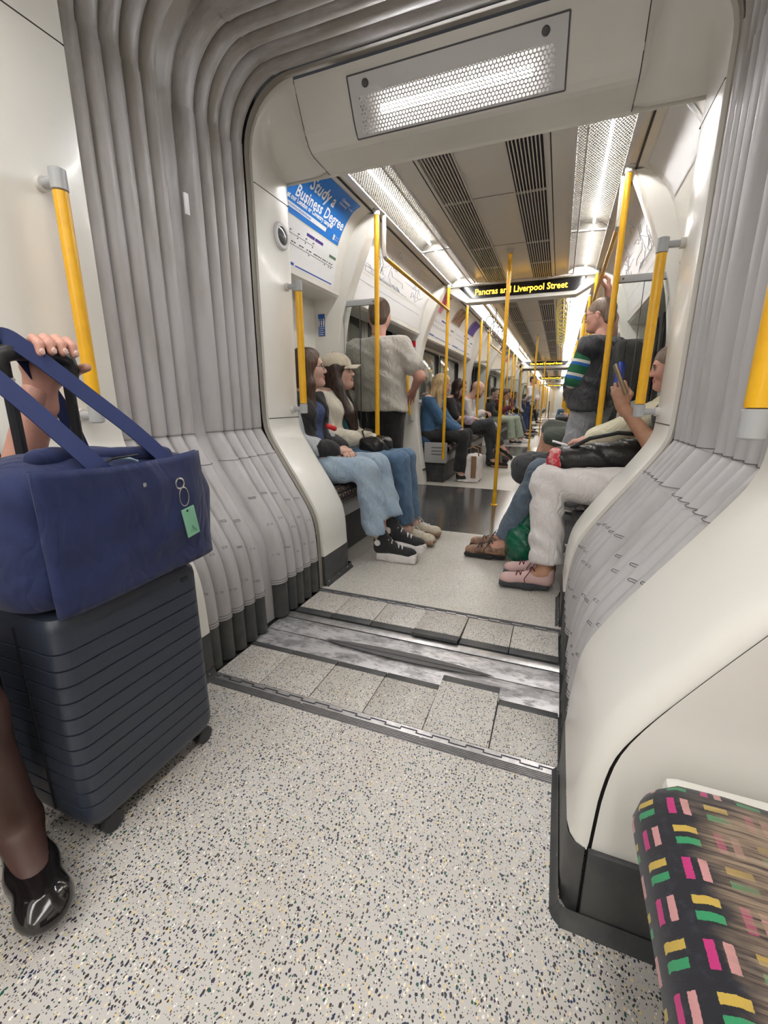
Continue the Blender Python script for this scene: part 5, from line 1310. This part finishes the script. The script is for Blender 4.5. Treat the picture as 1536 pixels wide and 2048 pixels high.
def glasses(p, m='case_dark'):
    g = MB(); f = lambda *q: tuple(p.H(*q))
    for y in (.032, -.032): g.tube([f(.098+.0*a, y+.021*math.cos(a), .002+.017*math.sin(a)) for a in np.linspace(0, 2*PI, 13)], .0016, 5, caps=False)
    g.tube([f(.099, .011, .005), f(.103, 0, .008), f(.099, -.011, .005)], .0016, 5)
    for y in (1, -1): g.tube([f(.097, y*.053, .006), f(.04, y*.078, .008), f(-.01, y*.082, .004), f(-.022, y*.080, -.012)], .0016, 5)
    return g.build('glasses', m, p.root)

# ---------------------------------------------------------------- woman in glasses (first left seat)
X_ = 1
p = Person('woman in glasses and wide pale jeans sitting cross-ankled beside the left cheek wall', (-.95, 2.37, .535), (-1.005, 2.37, .885), (-.962, 2.405, 1.135), (.88, .47, .10), (0, -1, 0), (-.735, 2.33, .655), (-.745, 2.41, .655), (-.455, 2.33, .105), (-.415, 2.40, .170), (1, .06, 0), (1, -.05, -.06), curl=(.45, .5), fingers={1: (.6, .8, -.1), -1: (.75, -.65, -.1)}, palm_r=(.2, .2, -1), palm_l=(.2, 0, -1), knee_r=(-.535, 2.29, .555), knee_l=(-.52, 2.44, .57), hh=.005, h=.012)
p.body()
jl = []
for q in (1, -1): jl += p.leg(q, 2.0, .010, .094)
p.wear('jeans', [('c', p.pelvis+p.right*.07, p.pelvis-p.right*.07, .118, .118, 0)] + jl + [p.hem_cut(1, 1.84), p.hem_cut(-1, 1.80)] + [('w', .006, (28, 18, 40), (16, 30, 22), 0), ('w', .003, (50, 40, 30), (25, 60, 44), 0)], 'denim_light', .011)
p.wear('top', p.torso(.010)+[('cut', p.chest+p.up*.085, p.up, .01)], 'navy_top')
sl = []
for q in (1, -1): sl += p.arm(q, 1.86, .022, .006)
p.wear('jacket', p.torso(.024, .0)+sl+[('cut', p.chest+p.up*.11, p.up, .01), ('sub', p.chest+p.f*.16-p.up*.05, (.09, .055, .25), frame(p.f, p.up)[:3, :3], .02), ('w', .006, (40, 25, 34), (22, 30, 25), 0)], 'black_cloth', .012)
ss = []
for q in (1, -1): ss += [('c', p.sh[q]+(p.elb[q]-p.sh[q])*.25, p.elb[q], .078, .070, .02), ('c', p.elb[q], p.elb[q]+(p.wrist[q]-p.elb[q])*.45, .070, .060, .02)]
p.wear('sleeve_panels', ss+[('w', .006, (50, 30, 44), (22, 35, 25), 0)], 'grey_fleece')
p.wear('red_cord', [('c', (-.80, 2.34, .80), (-.775, 2.37, .785), .018, .014, .01), ('c', (-.775, 2.37, .785), (-.80, 2.41, .79), .014, .010, .01)], 'red', .006)
p.hr(hair_long(.22, .05, -.02), 'hair_brown'); glasses(p)
p.shoes('hightop', ('black_cloth', 'white_cotton', 'white_cotton'), .006, .105)
for q, t in ((1, p.toe_r), (-1, p.toe_l)):
    c_ = p.ank[q]+V(.0, -.045, .0); MB().lathe([(.019, -.002), (.019, .002)], (c_[0]-.005, c_[1]-.001, c_[2]+.012), 16, 'y').build('ankle_patch', 'white_cotton', p.root)
# ---------------------------------------------------------------- woman in cap
p = Person('woman in a beige cap and cream cardigan holding a black handbag on her lap', (-.95, 2.73, .535), (-1.0, 2.73, .89), (-.945, 2.765, 1.130), (.93, .30, .16), (0, -1, 0), (-.755, 2.70, .70), (-.70, 2.83, .66), (-.43, 2.69, .10), (-.44, 2.86, .10), (1, -.05, 0), (1, .1, 0), curl=(.4, .6), fingers={1: (.75, .45, -.45), -1: (.75, -.3, -.5)}, palm_r=(.1, 0, -1), palm_l=(.1, 0, -1), knee_r=(-.47, 2.69, .56), knee_l=(-.48, 2.86, .56), hh=.005, h=.012)
p.body()
jl = []
for q in (1, -1): jl += p.leg(q, 2.02, .010, .076)
p.wear('jeans', [('c', p.pelvis+p.right*.07, p.pelvis-p.right*.07, .118, .118, 0)] + jl + [p.hem_cut(1, 1.92), p.hem_cut(-1, 1.92)] + [('w', .005, (28, 18, 40), (16, 30, 22), 0)], 'denim_mid')
p.wear('top', p.torso(.010)+[('cut', p.chest+p.up*.055, p.up, .01)], 'teal_top')
sl = []
for q in (1, -1): sl += p.arm(q, 1.82, .024, .008)
p.wear('cardigan', p.torso(.022, .02)+sl+[('cut', p.chest+p.up*.115, p.up, .01), ('sub', p.chest+p.f*.15-p.up*.06, (.10, .062, .28), frame(p.f, p.up)[:3, :3], .02), ('w', .005, (50, 25, 34), (32, 30, 45), 0)], 'cream_knit', .011)
p.hr(hair_long(.33, .075, .035), 'hair_dark', h=.007)
S = Soft(); S.sdf([('e', (-.012, 0, .052), (.112, .092, .088), None, 0), ('cut', (0, 0, .040), (-.12, 0, -1), .004)], .007, 0, 1, p.X)
br = MB(); br.grid(lambda u, v: tuple(p.H(.085+.085*u-.03*(2*v-1)**2, (2*v-1)*.078*(1-.18*u), .044-.012*u-.022*(2*v-1)**2)), 6, 10); br.grid(lambda u, v: tuple(p.H(.085+.085*u-.03*(2*v-1)**2, (2*v-1)*.078*(1-.18*u), .040-.012*u-.022*(2*v-1)**2)), 6, 10); S.mb(br)
S.mb(MB().tube([tuple(p.H(-.012, 0, .139)), tuple(p.H(-.012, 0, .146))], .008, 8)); S.build('cap', 'cap_beige', p.root)
MB().tube([tuple(p.chest+p.up*.10+p.f*(.055+.05*math.sin(a))+p.right*.075*math.cos(a)-p.up*.10*max(0, math.sin(a))) for a in np.linspace(-.2, PI+.2, 15)], .0016, 5).build('necklace', 'steel', p.root)
p.shoes('sneaker', ('cap_beige', 'brown_poster', 'white_cotton'), .008)
mat('black_leather', (.014, .013, .013), .28, bump=(60, .5, .006))
hb = thing('handbag', 'black leather handbag on the lap of the woman in the cap', 'bag', (-.66, 2.76, .62), None)
soft('bag_body', [('b', (-.665, 2.765, .655), (.085, .13, .055), .04, None, 0), ('w', .007, (40, 30, 50), (30, 22, 40), 0)], .009, 'black_leather', hb)
MB().tube([(-.70, 2.66, .69), (-.73, 2.68, .75), (-.74, 2.76, .765), (-.73, 2.84, .75), (-.70, 2.87, .69)], .006, 8).build('bag_handle', 'black_leather', hb)
# ---------------------------------------------------------------- standing man in T-shirt
p = Person('man in pale grey T-shirt and black shorts, back turned, by the left doors', (-.835, 3.28, .93), (-.845, 3.26, 1.275), (-.855, 3.30, 1.575), (-.25, .97, -.12), (1, -.05, 0), (-.63, 3.46, 1.02), (-1.06, 3.46, 1.02), (-.76, 3.27, .09), (-.94, 3.30, .09), (.1, 1, 0), (-.2, 1, 0), hint_er=(.8, -.6, -.3), hint_el=(-.8, -.6, -.3), sex='m', build=1.06, skin='skin_pink', hh=.006, sw=.178)
p.body()
sl = p.arm(1, .66, .020, .016)+p.arm(-1, .66, .020, .016)
p.wear('t_shirt', p.torso(.036, .16)+[('cut', (0, 0, .868), (0, 0, -1), .006)]+sl+p.neck(.006)+[('cut', p.chest+p.up*.145, p.up, .01), ('w', .006, (14, 12, 38), (20, 9, 26), 0), ('w', .003, (30, 22, 18), (40, 19, 56), 0)], 'jersey_beige', .012)
lg = p.leg(1, 1.1, .022, .10)+p.leg(-1, 1.1, .022, .10)
p.wear('shorts', [('c', p.pelvis+p.right*.08-p.up*.03, p.pelvis-p.right*.08-p.up*.05, .108, .108, 0)]+lg+[('cut', (0, 0, .545), (0, 0, -1), .006), ('w', .004, (20, 25, 18), (20, 19, 16), 0), ('cut', p.pelvis+p.up*.10, p.up, .01)], 'black_cloth')
p.hr(hair_short(), 'hair_brown'); p.shoes('sneaker', ('white_cotton', 'white_cotton', 'white_cotton'), .010)
lb = MB()
for i in range(4): lb.box(-.875+.014*i, -.868+.014*i, 3.135, 3.137, 1.425, 1.431)
lb.build('neck_print', 'black_cloth', p.root, smooth=False)
# ---------------------------------------------------------------- blonde woman
def sitter(label, side, y, headoff=(0, 0, 0), face=None, lean=0., knee_x=.50, foot_x=.45, spread=.09, hands_x=.70, hands_z=.63, sex='f', skin='skin_pale', build=1., h=.014, hh=.0065, wr=None, wl=None, crossed=None, curl=(.5, .5), foot_y=0., fing=None, px=.97):
    sgn = side; R = (0, -1, 0) if side < 0 else (0, 1, 0); dx = -side
    rr = V(*R)*1.; hd = (side*(px-.06-lean)+headoff[0], y+headoff[1], 1.135+headoff[2])
    f = face or (dx*.97, .2, -.05)
    a = V(side*foot_x, y+foot_y, .09); k = V(side*knee_x, y, .55)
    ar, al = a+rr*spread, a-rr*spread; kr, kl = k+rr*(spread+.01), k-rr*(spread+.01); tr = tl = (dx, 0, 0)
    if crossed:      # right knee over left: foot swings free
        kr = k+rr*.02+V(dx*.03, 0, .09); ar = V(side*(foot_x-.12), y, 0)+V(0, 0, .30)-rr*.08; tr = (dx*.8, 0, -.5)
    return Person(label, (side*px, y, .535), (side*(px+.04-lean), y, .885), hd, f, R, wr or tuple(V(side*hands_x, y, hands_z)+rr*.05), wl or tuple(V(side*hands_x, y, hands_z)-rr*.05), tuple(ar), tuple(al), tr, tl, sex=sex, skin=skin, build=build, h=h, hh=hh, knee_r=tuple(kr), knee_l=tuple(kl), curl=curl, fingers=fing or {1: V(dx*.8, 0, -.1)-rr*.6, -1: V(dx*.8, 0, -.1)+rr*.6}, palm_r=(0, 0, -1), palm_l=(0, 0, -1))
def dress(p, top, bottom, sleeve=1.85, hem=None, leg=1.9, shoe=('sneaker', ('black_cloth', 'white_cotton', 'white_cotton')), hair=None, hairm='hair_dark', inf=.018, h=None, wr=.005, neckcut=.115):
    p.body(); h = h or p.h; lg = []
    for q in (1, -1): lg += p.leg(q, min(leg+.1, 2.02) if leg > 1.2 else leg+.12, .010, hem if hem else (.058 if leg > 1.2 else None))
    if leg > 1.2:
        for q in (1, -1): lg.append(p.hem_cut(q, leg+.02))
    p.wear('trousers' if leg > 1.2 else 'shorts', [('c', p.pelvis+p.right*.07, p.pelvis-p.right*.07, .118*p.build, .118*p.build, 0)]+lg+[('w', wr, (28, 18, 40), (16, 30, 22), 0)], bottom, h)
    p.wear('top', p.torso(inf, .02)+p.arm(1, sleeve, inf+.002, .006)+p.arm(-1, sleeve, inf+.002, .006)+[('cut', p.chest+p.up*neckcut, p.up, .01), ('w', wr, (40, 25, 34), (22, 30, 25), 0)], top, h)
    if hair: p.hr(hair, hairm, h=max(.008, p.hh*1.3))
    p.shoes(shoe[0], shoe[1], max(.009, p.hh*1.4)); return p
p = sitter('blonde woman in a denim jacket and black trousers seated past the doors', -1, 5.23, (0.03, -.02, 0), (.90, .20, -.22), .05, .535, .56, hands_x=.60, hands_z=.60)
dress(p, 'denim_jacket', 'black_cloth', hem=.085, hair=hair_long(.30, .07, .03), hairm='hair_blonde')
tb = thing('tote_bag', 'cream canvas tote bag with brown stripe on the floor by the blonde woman', 'bag', (-.40, 5.22, 0))
soft('bag_body', [('b', (-.41, 5.24, .165), (.085, .14, .165), .03, None, 0), ('w', .008, (30, 14, 22), (26, 20, 14), 0), ('cut', (0, 0, .004), (0, 0, -1), .01)], .012, 'white_cotton', tb)
MB().box(-.42, -.36, 5.088, 5.096, .06, .32, bev=.002).build('stripe', mat('tan_strap', (.25, .14, .07), .6) and 'tan_strap', tb)
for y in (5.12, 5.34): MB().tube([(-.49, y, .32), (-.48, y, .40), (-.41, y, .425), (-.35, y, .40), (-.34, y, .32)], .008, 8).build('bag_handle', 'tan_strap', tb)
# ---------------------------------------------------------------- row further along on the left
p = sitter('dark haired woman in a black T-shirt with crossed legs beyond the blonde woman', -1, 6.42, (.02, 0, 0), (.95, -.15, -.15), .02, .46, .36, crossed=True, hands_x=.66, hands_z=.70)
dress(p, 'black_cloth', 'charcoal', sleeve=.9, hair=hair_long(.28), hairm='hair_dark', shoe=('sneaker', ('black_cloth', 'brown_poster', 'red')))
hb = thing('shoulder_bag', 'purple and white bag on the lap of the woman in the black T-shirt', 'bag', (-.70, 6.30, .62))
soft('bag_body', [('b', (-.70, 6.30, .68), (.06, .11, .06), .03, None, 0), ('w', .006, (30, 40, 30), (30, 22, 40), 0)], .012, mat('lilac_bag', (.30, .22, .36), .6, vary=(.65, .60, .66), vscale=24.) and 'lilac_bag', hb)
p = sitter('bald bearded man in a white shirt looking at his phone', -1, 7.12, (.08, 0, -.01), (.85, .05, -.45), .10, .48, .42, sex='m', build=1.05, hands_x=.62, hands_z=.78)
dress(p, 'white_cotton', 'pale_blue_jean', shoe=('sneaker', ('black_cloth', 'black_cloth', 'black_cloth')))
p.hr([('e', (.036, 0, -.078), (.0575, .060, .040), None, 0), ('sub', (.098, 0, -.046), (.03, .028, .022), None, .01)], 'hair_brown', 'beard')
ph = thing('phone', 'phone held by the bald bearded man', 'phone', (-.56, 7.12, .85)); MB().box(-.60, -.525, 7.115, 7.125, .78, .92, bev=.004).build('case', 'black_plastic', ph); MB().box(-.595, -.53, 7.1245, 7.1262, .785, .915).build('screen', 'led_back', ph)
p = sitter('passenger in a dark cap and striped top at the end of the left row', -1, 7.58, (.04, 0, 0), (.9, .1, -.2), .05, .50, .45, sex='m'); dress(p, 'grey_fleece', 'charcoal', hair=hair_short(), hairm='hair_dark')
bp_ = thing('holdall', 'black holdall on the aisle floor by the left seats', 'bag', (-.36, 6.75, 0)); soft('bag_body', [('b', (-.37, 6.78, .135), (.10, .24, .13), .05, None, 0), ('w', .007, (30, 20, 30), (20, 22, 40), 0), ('cut', (0, 0, .004), (0, 0, -1), .01)], .014, 'charcoal', bp_); MB().tube([(-.37, 6.66, .26), (-.37, 6.70, .33), (-.37, 6.86, .33), (-.37, 6.90, .26)], .010, 8).build('bag_handle', 'black_cloth', bp_)
p = sitter('woman with dark hair tied back, tiny, near the middle doors on the left', -1, 10.25, (0.03, 0, 0), (.8, -.5, 0), hh=.010, h=.018); dress(p, 'black_cloth', 'sage', hair=hair_short(), hairm='hair_dark', hem=.09)
p = sitter('passenger in pale green trousers reading a red book', -1, 10.78, (.06, 0, -.02), (.85, .1, -.4), .10, hands_x=.58, hands_z=.82, hh=.010, h=.018, skin='skin_mid', foot_x=.30, knee_x=.42); dress(p, 'maroon', 'sage', hair=hair_long(.2), hairm='hair_brown', hem=.09, shoe=('sneaker', ('white_cotton', 'white_cotton', 'white_cotton')))
bk_ = thing('book', 'dark red book held open by the reading passenger', 'book', (-.53, 10.78, .95))
for q in (-1, 1): MB().box(-.012, .012, 0, .13*q, -.09, .09, M=Matrix.Translation((-.52, 10.78, .93)) @ Matrix.Rotation(q*.35, 4, 'Z') @ Matrix.Rotation(-.3, 4, 'Y')).build('cover', 'maroon', bk_, smooth=False)
p = sitter('man in a grey suit with white shirt seated far down on the left', -1, 12.35, (0.02, 0, .02), (.9, .2, 0), sex='m', hh=.011, h=.018, foot_x=.28, skin='skin_mid', px=.90); dress(p, 'suit_grey', 'suit_grey', hair=hair_short(), hairm='hair_dark', shoe=('sneaker', ('black_cloth', 'white_cotton', 'white_cotton')))
p.wear('shirt_front', [('e', p.chest+p.f*.085, (.05, .05, .14), None, 0)], 'white_cotton', .016)
# ---------------------------------------------------------------- right side, first seat: white trousers, phone
p = Person('passenger in white trousers and pink trainers raising a phone beside the right cheek wall', (.98, 2.40, .535), (1.05, 2.40, .885), (1.055, 2.43, 1.115), (-.93, .32, -.10), (0, 1, 0), (.78, 2.58, .66), (.768, 2.395, .925), (.505, 2.37, .095), (.500, 2.215, .095), (-1, -.02, 0), (-1, -.06, 0), hint_el=(.1, -.2, -1), curl=(.5, .75), fingers={-1: (-.28, .05, .95)}, palm_l=(.0, .95, .2), knee_r=(.475, 2.49, .545), knee_l=(.465, 2.31, .545), skin='skin_tan', hh=.005, h=.012)
p.body()
lg = []
for q in (1, -1): lg += p.leg(q, 2.02, .018, .084)
p.wear('trousers', [('c', p.pelvis+p.right*.07, p.pelvis-p.right*.07, .125, .125, 0)]+lg+[p.hem_cut(1, 1.90), p.hem_cut(-1, 1.90)]+[('w', .008, (24, 20, 34), (16, 26, 20), 0), ('w', .0035, (50, 46, 30), (30, 50, 44), 0)], 'white_cotton', .011)
p.wear('top', p.torso(.014)+[('cut', p.chest+p.up*.10, p.up, .01)], 'charcoal'); p.hr(hair_long(.2), 'hair_dark')
mat('pink_shoe', (.62, .42, .40), .6, bump=(300, .4, .002))
p.shoes('sneaker', ('pink_shoe', 'charcoal', 'maroon'), .006, .085)
ph = thing('phone', 'phone in a gold case raised in the hand beside the right rail', 'phone', (.745, 2.40, 1.03)); Mx = Matrix.Translation((.742, 2.385, 1.045)) @ Matrix.Rotation(math.radians(-24), 4, 'Y'); MB().box(-.006, .006, -.037, .037, -.075, .075, bev=.004, M=Mx).build('case', mat('gold_case', (.30, .24, .15), .35, .4) and 'gold_case', ph); MB().box(.0055, .0075, -.033, .033, -.07, .07, M=Mx).build('screen', 'led_back', ph)
hb = thing('shoulder_bag', 'black bag with red patterned end on the lap in white trousers', 'bag', (.62, 2.40, .60))
soft('bag_body', [('c', (.52, 2.38, .655), (.84, 2.42, .685), .068, .085, 0), ('w', .006, (30, 24, 30), (24, 30, 20), 0)], .010, 'black_leather', hb)
soft('red_end', [('e', (.500, 2.375, .655), (.052, .072, .066), None, 0), ('w', .004, (50, 44, 50), (44, 50, 40), 0)], .009, mat('red_print', (.62, .03, .05), .5, vary=(.80, .55, .52), vscale=34.) and 'red_print', hb)
MB().tube([(.56, 2.36, .72), (.64, 2.34, .77), (.76, 2.35, .80), (.88, 2.38, .79)], .010, 8).build('strap', 'black_leather', hb)
# ---------------------------------------------------------------- right side, second seat: cream shirt, jeans
p = sitter('passenger in a cream shirt and jeans with a black bag on the lap', 1, 2.745, (0, 0, -.02), (-.95, .10, -.12), -.02, .42, .24, hands_x=.58, hands_z=.69, foot_y=-.06, skin='skin_pink', hh=.006, h=.013, px=1.06)
dress(p, 'cream_shirt', 'denim_dark', hem=.070, hair=hair_short(), hairm='hair_grey', shoe=('sneaker', ('brown_poster', 'black_cloth', 'black_cloth')))
ph = thing('phone', 'phone with white edge held low over the black lap bag', 'phone', (.56, 2.74, .70)); MB().box(-.07, .07, -.035, .035, -.004, .004, bev=.003, M=Matrix.Translation((.535, 2.765, .70)) @ Matrix.Rotation(.25, 4, 'Y')).build('case', 'white_paper', ph)
hb = thing('lap_bag', 'large soft black bag on the lap in blue jeans', 'bag', (.42, 2.78, .58))
soft('bag_body', [('c', (.345, 2.74, .555), (.60, 2.78, .615), .085, .065, 0), ('e', (.33, 2.74, .54), (.085, .12, .095), None, .05), ('w', .009, (30, 20, 24), (20, 22, 30), 0), ('w', .004, (50, 44, 30), (44, 36, 40), 0)], .010, 'charcoal', hb)
pb = thing('plastic_bag', 'dark green plastic carrier bag on the floor between the right passengers feet', 'bag', (.385, 2.57, 0))
mat('green_plastic', (.006, .085, .045), .22, vary=(.010, .13, .07), vscale=11., bump=(26, .6, .01))
soft('bag_body', [('e', (.365, 2.545, .115), (.115, .13, .125), None, 0), ('c', (.38, 2.56, .20), (.40, 2.58, .33), .055, .018, .05), ('w', .010, (40, 34, 30), (44, 30, 40), 0), ('w', .005, (70, 64, 60), (54, 60, 70), 0), ('cut', (0, 0, .003), (0, 0, -1), .008)], .009, 'green_plastic', pb, 1)
# ---------------------------------------------------------------- standing man in vest
p = Person('man in a black padded vest and green striped shirt standing holding the right rail', (.735, 4.02, .93), (.745, 4.00, 1.285), (.720, 4.03, 1.60), (-.93, .36, -.08), (.42, .90, 0), (.765, 4.16, 1.80), (.56, 4.14, 1.02), (.80, 4.10, .09), (.66, 3.98, .09), (-.9, .4, 0), (-.9, .3, 0), hint_er=(.25, .9, -.1), hint_el=(-.2, -.7, -.6), sex='m', build=1.12, skin='skin_pink', hh=.006, curl=(.9, .3), fingers={1: (-.1, -.2, 1)}, palm_r=(-1, 0, 0))
p.body()
p.wear('shirt', p.torso(.010)+p.arm(1, .95, .024, .014)+p.arm(-1, .95, .026, .016)+[('cut', p.chest+p.up*.13, p.up, .01), ('w', .004, (20, 25, 34), (22, 30, 25), 0)], 'green_stripe', .012)
p.wear('vest', p.torso(.038, .10)+[('cut', (.73, 4.0, .905), (.0, .2, -1), .006)]+p.neck(.012)+[('cut', p.chest+p.up*.155, p.up, .01), ('w', .005, (8, 8, 52), (12, 12, 20), 0), ('w', .004, (30, 22, 18), (40, 19, 36), 0)], 'vest_black', .012)
p.wear('hood', [('e', p.chest+p.up*.10-p.f*.10, (.085, .10, .05), frame(p.f, p.up)[:3, :3], 0), ('w', .006, (30, 22, 18), (40, 19, 36), 0)], 'vest_black', .012)
lg = p.leg(1, 1.95, .024, .075)+p.leg(-1, 1.95, .024, .075)
p.wear('trousers', [('c', p.pelvis+p.right*.08, p.pelvis-p.right*.08, .126, .126, 0)]+lg+[('w', .007, (16, 18, 22), (14, 22, 18), 0), ('cut', p.pelvis+p.up*.12, p.up, .01)], 'grey_marl')
p.hr(hair_short(), 'hair_grey'); glasses(p); p.hr([('e', (.064, 0, -.092), (.034, .034, .020), None, 0)], 'hair_grey', 'beard'); p.shoes('sneaker', ('white_cotton', 'white_cotton', 'white_cotton'), .010)
bp_ = thing('backpack', 'black backpack with a blue bottle on the standing man', 'backpack', (.96, 3.95, 1.0)); cB = p.chest-p.f*.235-p.up*.10; FR = frame(-p.f, p.up)[:3, :3]
soft('pack_body', [('b', cB, (.105, .15, .225), .07, FR, 0), ('e', cB-p.f*.07-p.up*.06, (.07, .12, .14), FR, .04), ('w', .005, (20, 22, 24), (30, 22, 30), 0)], .013, 'black_cloth', bp_)
for q in (1, -1):
    t0 = p.chest+p.right*q*.10; MB().tube([tuple(t0+p.up*.10-p.f*.15), tuple(t0+p.up*.155), tuple(t0+p.f*.14+p.up*.05), tuple(t0+p.f*.13-p.up*.12+p.right*q*.05), tuple(t0-p.up*.22-p.f*.06+p.right*q*.07)], .014, 8, flat=.6).build('shoulder_strap', 'charcoal', bp_)
bc = cB-p.right*.165-p.up*.09; MB().lathe([(.018, .12), (.018, .145), (.022, .15), (.032, .11), (.034, 0), (.030, -.06), (.012, -.065)], tuple(bc), 14).build('bottle', mat('blue_bottle', (.02, .06, .45), .25) and 'blue_bottle', bp_)
# ---------------------------------------------------------------- right side further along
p = sitter('passenger in shorts with bare crossed legs on the right beyond the standing man', 1, 5.42, (0, 0, 0), (-.9, .1, -.2), .02, .44, .42, crossed=True, sex='m', skin='skin_mid', h=.015, hh=.008); dress(p, 'charcoal', 'olive_short', leg=.85, hem=.11, hair=hair_short(), shoe=('sneaker', ('black_cloth', 'black_cloth', 'black_cloth')))
p = sitter('passenger in a red top seated further along on the right', 1, 6.6, (0, 0, 0), (-.9, .1, -.2), .02, .50, .40, sex='f', skin='skin_mid', h=.016, hh=.009); dress(p, 'red', 'denim_mid', hair=hair_long(.2), hairm='hair_brown')
for i, (sd, y, t, b, sx, lb) in enumerate(((1, 7.4, 'black_cloth', 'charcoal', 'm', 'passenger in black last in the near right row'), (-1, 11.6, 'navy_top', 'denim_mid', 'm', 'distant passenger in navy in the left middle bay'), (1, 10.4, 'charcoal', 'black_cloth', 'f', 'distant passenger in charcoal in the right middle bay'), (1, 11.3, 'cream_shirt', 'denim_dark', 'f', 'distant passenger in cream in the right middle bay'), (1, 12.2, 'maroon', 'charcoal', 'm', 'distant passenger in maroon in the right middle bay'), (-1, 15.1, 'black_cloth', 'charcoal', 'f', 'tiny distant passenger in black at the carriage end'), (-1, 20.4, 'navy_top', 'black_cloth', 'm', 'tiny distant passenger in the second carriage on the left'), (1, 20.9, 'charcoal', 'denim_mid', 'f', 'tiny distant passenger in the second carriage on the right'))):
    p = sitter(lb, sd, y, face=(-sd*.9, -.3, -.1), sex=sx, h=.022, hh=.013, foot_x=.38, skin=['skin_mid', 'skin_pale', 'skin_tan'][i % 3]); dress(p, t, b, hair=hair_short() if sx == 'm' else hair_long(.2), hairm=['hair_dark', 'hair_brown'][i % 2])
p = Person('distant person in a white shirt standing in the aisle', (-.30, 13.9, .92), (-.30, 13.9, 1.26), (-.28, 13.9, 1.56), (.9, -.4, 0), (.3, .95, 0), (-.12, 13.8, 1.02), (-.45, 13.75, .98), (-.25, 13.98, .09), (-.36, 13.82, .09), (.9, -.3, 0), (.9, -.3, 0), sex='m', h=.022, hh=.013, skin='skin_mid'); dress(p, 'white_cotton', 'navy_top', hair=hair_short())
rs = thing('suitcase', 'pale pink suitcase standing in the far aisle', 'suitcase', (.33, 9.3, 0)); MB().box(.20, .44, 9.1, 9.5, .05, .62, bev=.03).build('shell', mat('pale_pink', (.72, .62, .63), .4) and 'pale_pink', rs)
for x in (.23, .41):
    for y in (9.14, 9.46): MB().lathe([(.02, -.01), (.025, 0), (.02, .01)], (x, y, .025), 12, 'x').build('wheel', 'black_plastic', rs)
MB().tube([(.30, 9.3, .60), (.30, 9.3, .95)], .01, 6).build('handle', 'black_plastic', rs); MB().box(.315, .325, 9.098, 9.502, .05, .62).build('zip_seam', 'black_plastic', rs)
# ---------------------------------------------------------------- foreground: person with the suitcase
p = Person('person in dark tights and patent black pumps at left holding the suitcase handle', (-.98, .27, .54), (-1.02, .30, .90), (-1.00, .32, 1.17), (.95, .2, -.1), (0, -1, 0), (-.70, .05, .62), (-.562, .600, .955), (-.478, .375, .100), (-.74, .16, .095), (.93, -.32, 0), (1, 0, 0), hint_el=(-.2, .3, -1), skin='skin_pink', curl=(.4, .85), fingers={-1: (.36, .12, .93)}, palm_l=(.93, 0, -.36), knee_r=(-.425, .300, .53), knee_l=(-.60, .14, .545), hh=.0055, h=.012)
# the arm reaches up behind the bag to close over the grip
p.wrist[-1] = V(-.556, .612, .962); p.elb[-1] = V(-.655, .575, .715)
# gripping hand: four fingers over the bar, thumb below
P = [('c', (-.572, .630, .935), (-.548, .625, 1.012), .031, .030, 0), ('c', p.elb[-1], (-.575, .630, .93), .040, .028, .02)]
for i, (y, L) in enumerate(((.668, .0), (.646, .002), (.624, .001), (.603, -.003))):
    P += [('c', (-.552, y, 1.015), (-.535, y-.002, 1.052+L), .0125, .0105, .010), ('c', (-.535, y-.002, 1.052+L), (-.502, y-.006, 1.069+L), .0104, .0098, .004), ('c', (-.502, y-.006, 1.069+L), (-.482, y-.010, 1.058+L), .0098, .0090, .003), ('c', (-.482, y-.010, 1.058+L), (-.479, y-.012, 1.040+L), .0090, .0078, .003)]
P += [('c', (-.560, .655, .985), (-.530, .685, 1.010), .015, .012, .012), ('c', (-.530, .685, 1.010), (-.492, .690, 1.018), .0115, .0092, .005)]
p.body(skip=-1, extra=P)
p.wear('tights', p.leg(1, 2, .003)+p.leg(-1, 2, .003)+[('c', p.ank[q], p.ank[q]+unit(t)*.12-V(0, 0, .035), .041, .029, .02) for q, t in ((1, p.toe_r), (-1, p.toe_l))], 'tights', .010)
p.wear('skirt', [('c', p.pelvis+p.right*.07, p.pelvis-p.right*.07, .13, .13, 0)]+p.leg(1, .72, .022)+p.leg(-1, .72, .022), 'black_cloth')
p.wear('top', p.torso(.018)+p.arm(1, 1.8, .018)+p.arm(-1, .9, .018), 'black_cloth'); p.hr(hair_long(.2), 'hair_dark')
mat('patent', (.012, .010, .010), .12, coat=.4); p.shoes('ballet', ('patent', 'case_dark', 'patent'), .006, .078)
nm_ = Soft()
for y, L in ((.658, 0), (.636, .002), (.614, .001), (.591, -.003)): nm_.sdf([('e', (-.4725, y, 1.043+L), (.0035, .0060, .0075), None, 0)], .0022)
tag(nm_.build('nails', ['nail'], p.root), kind='stuff')
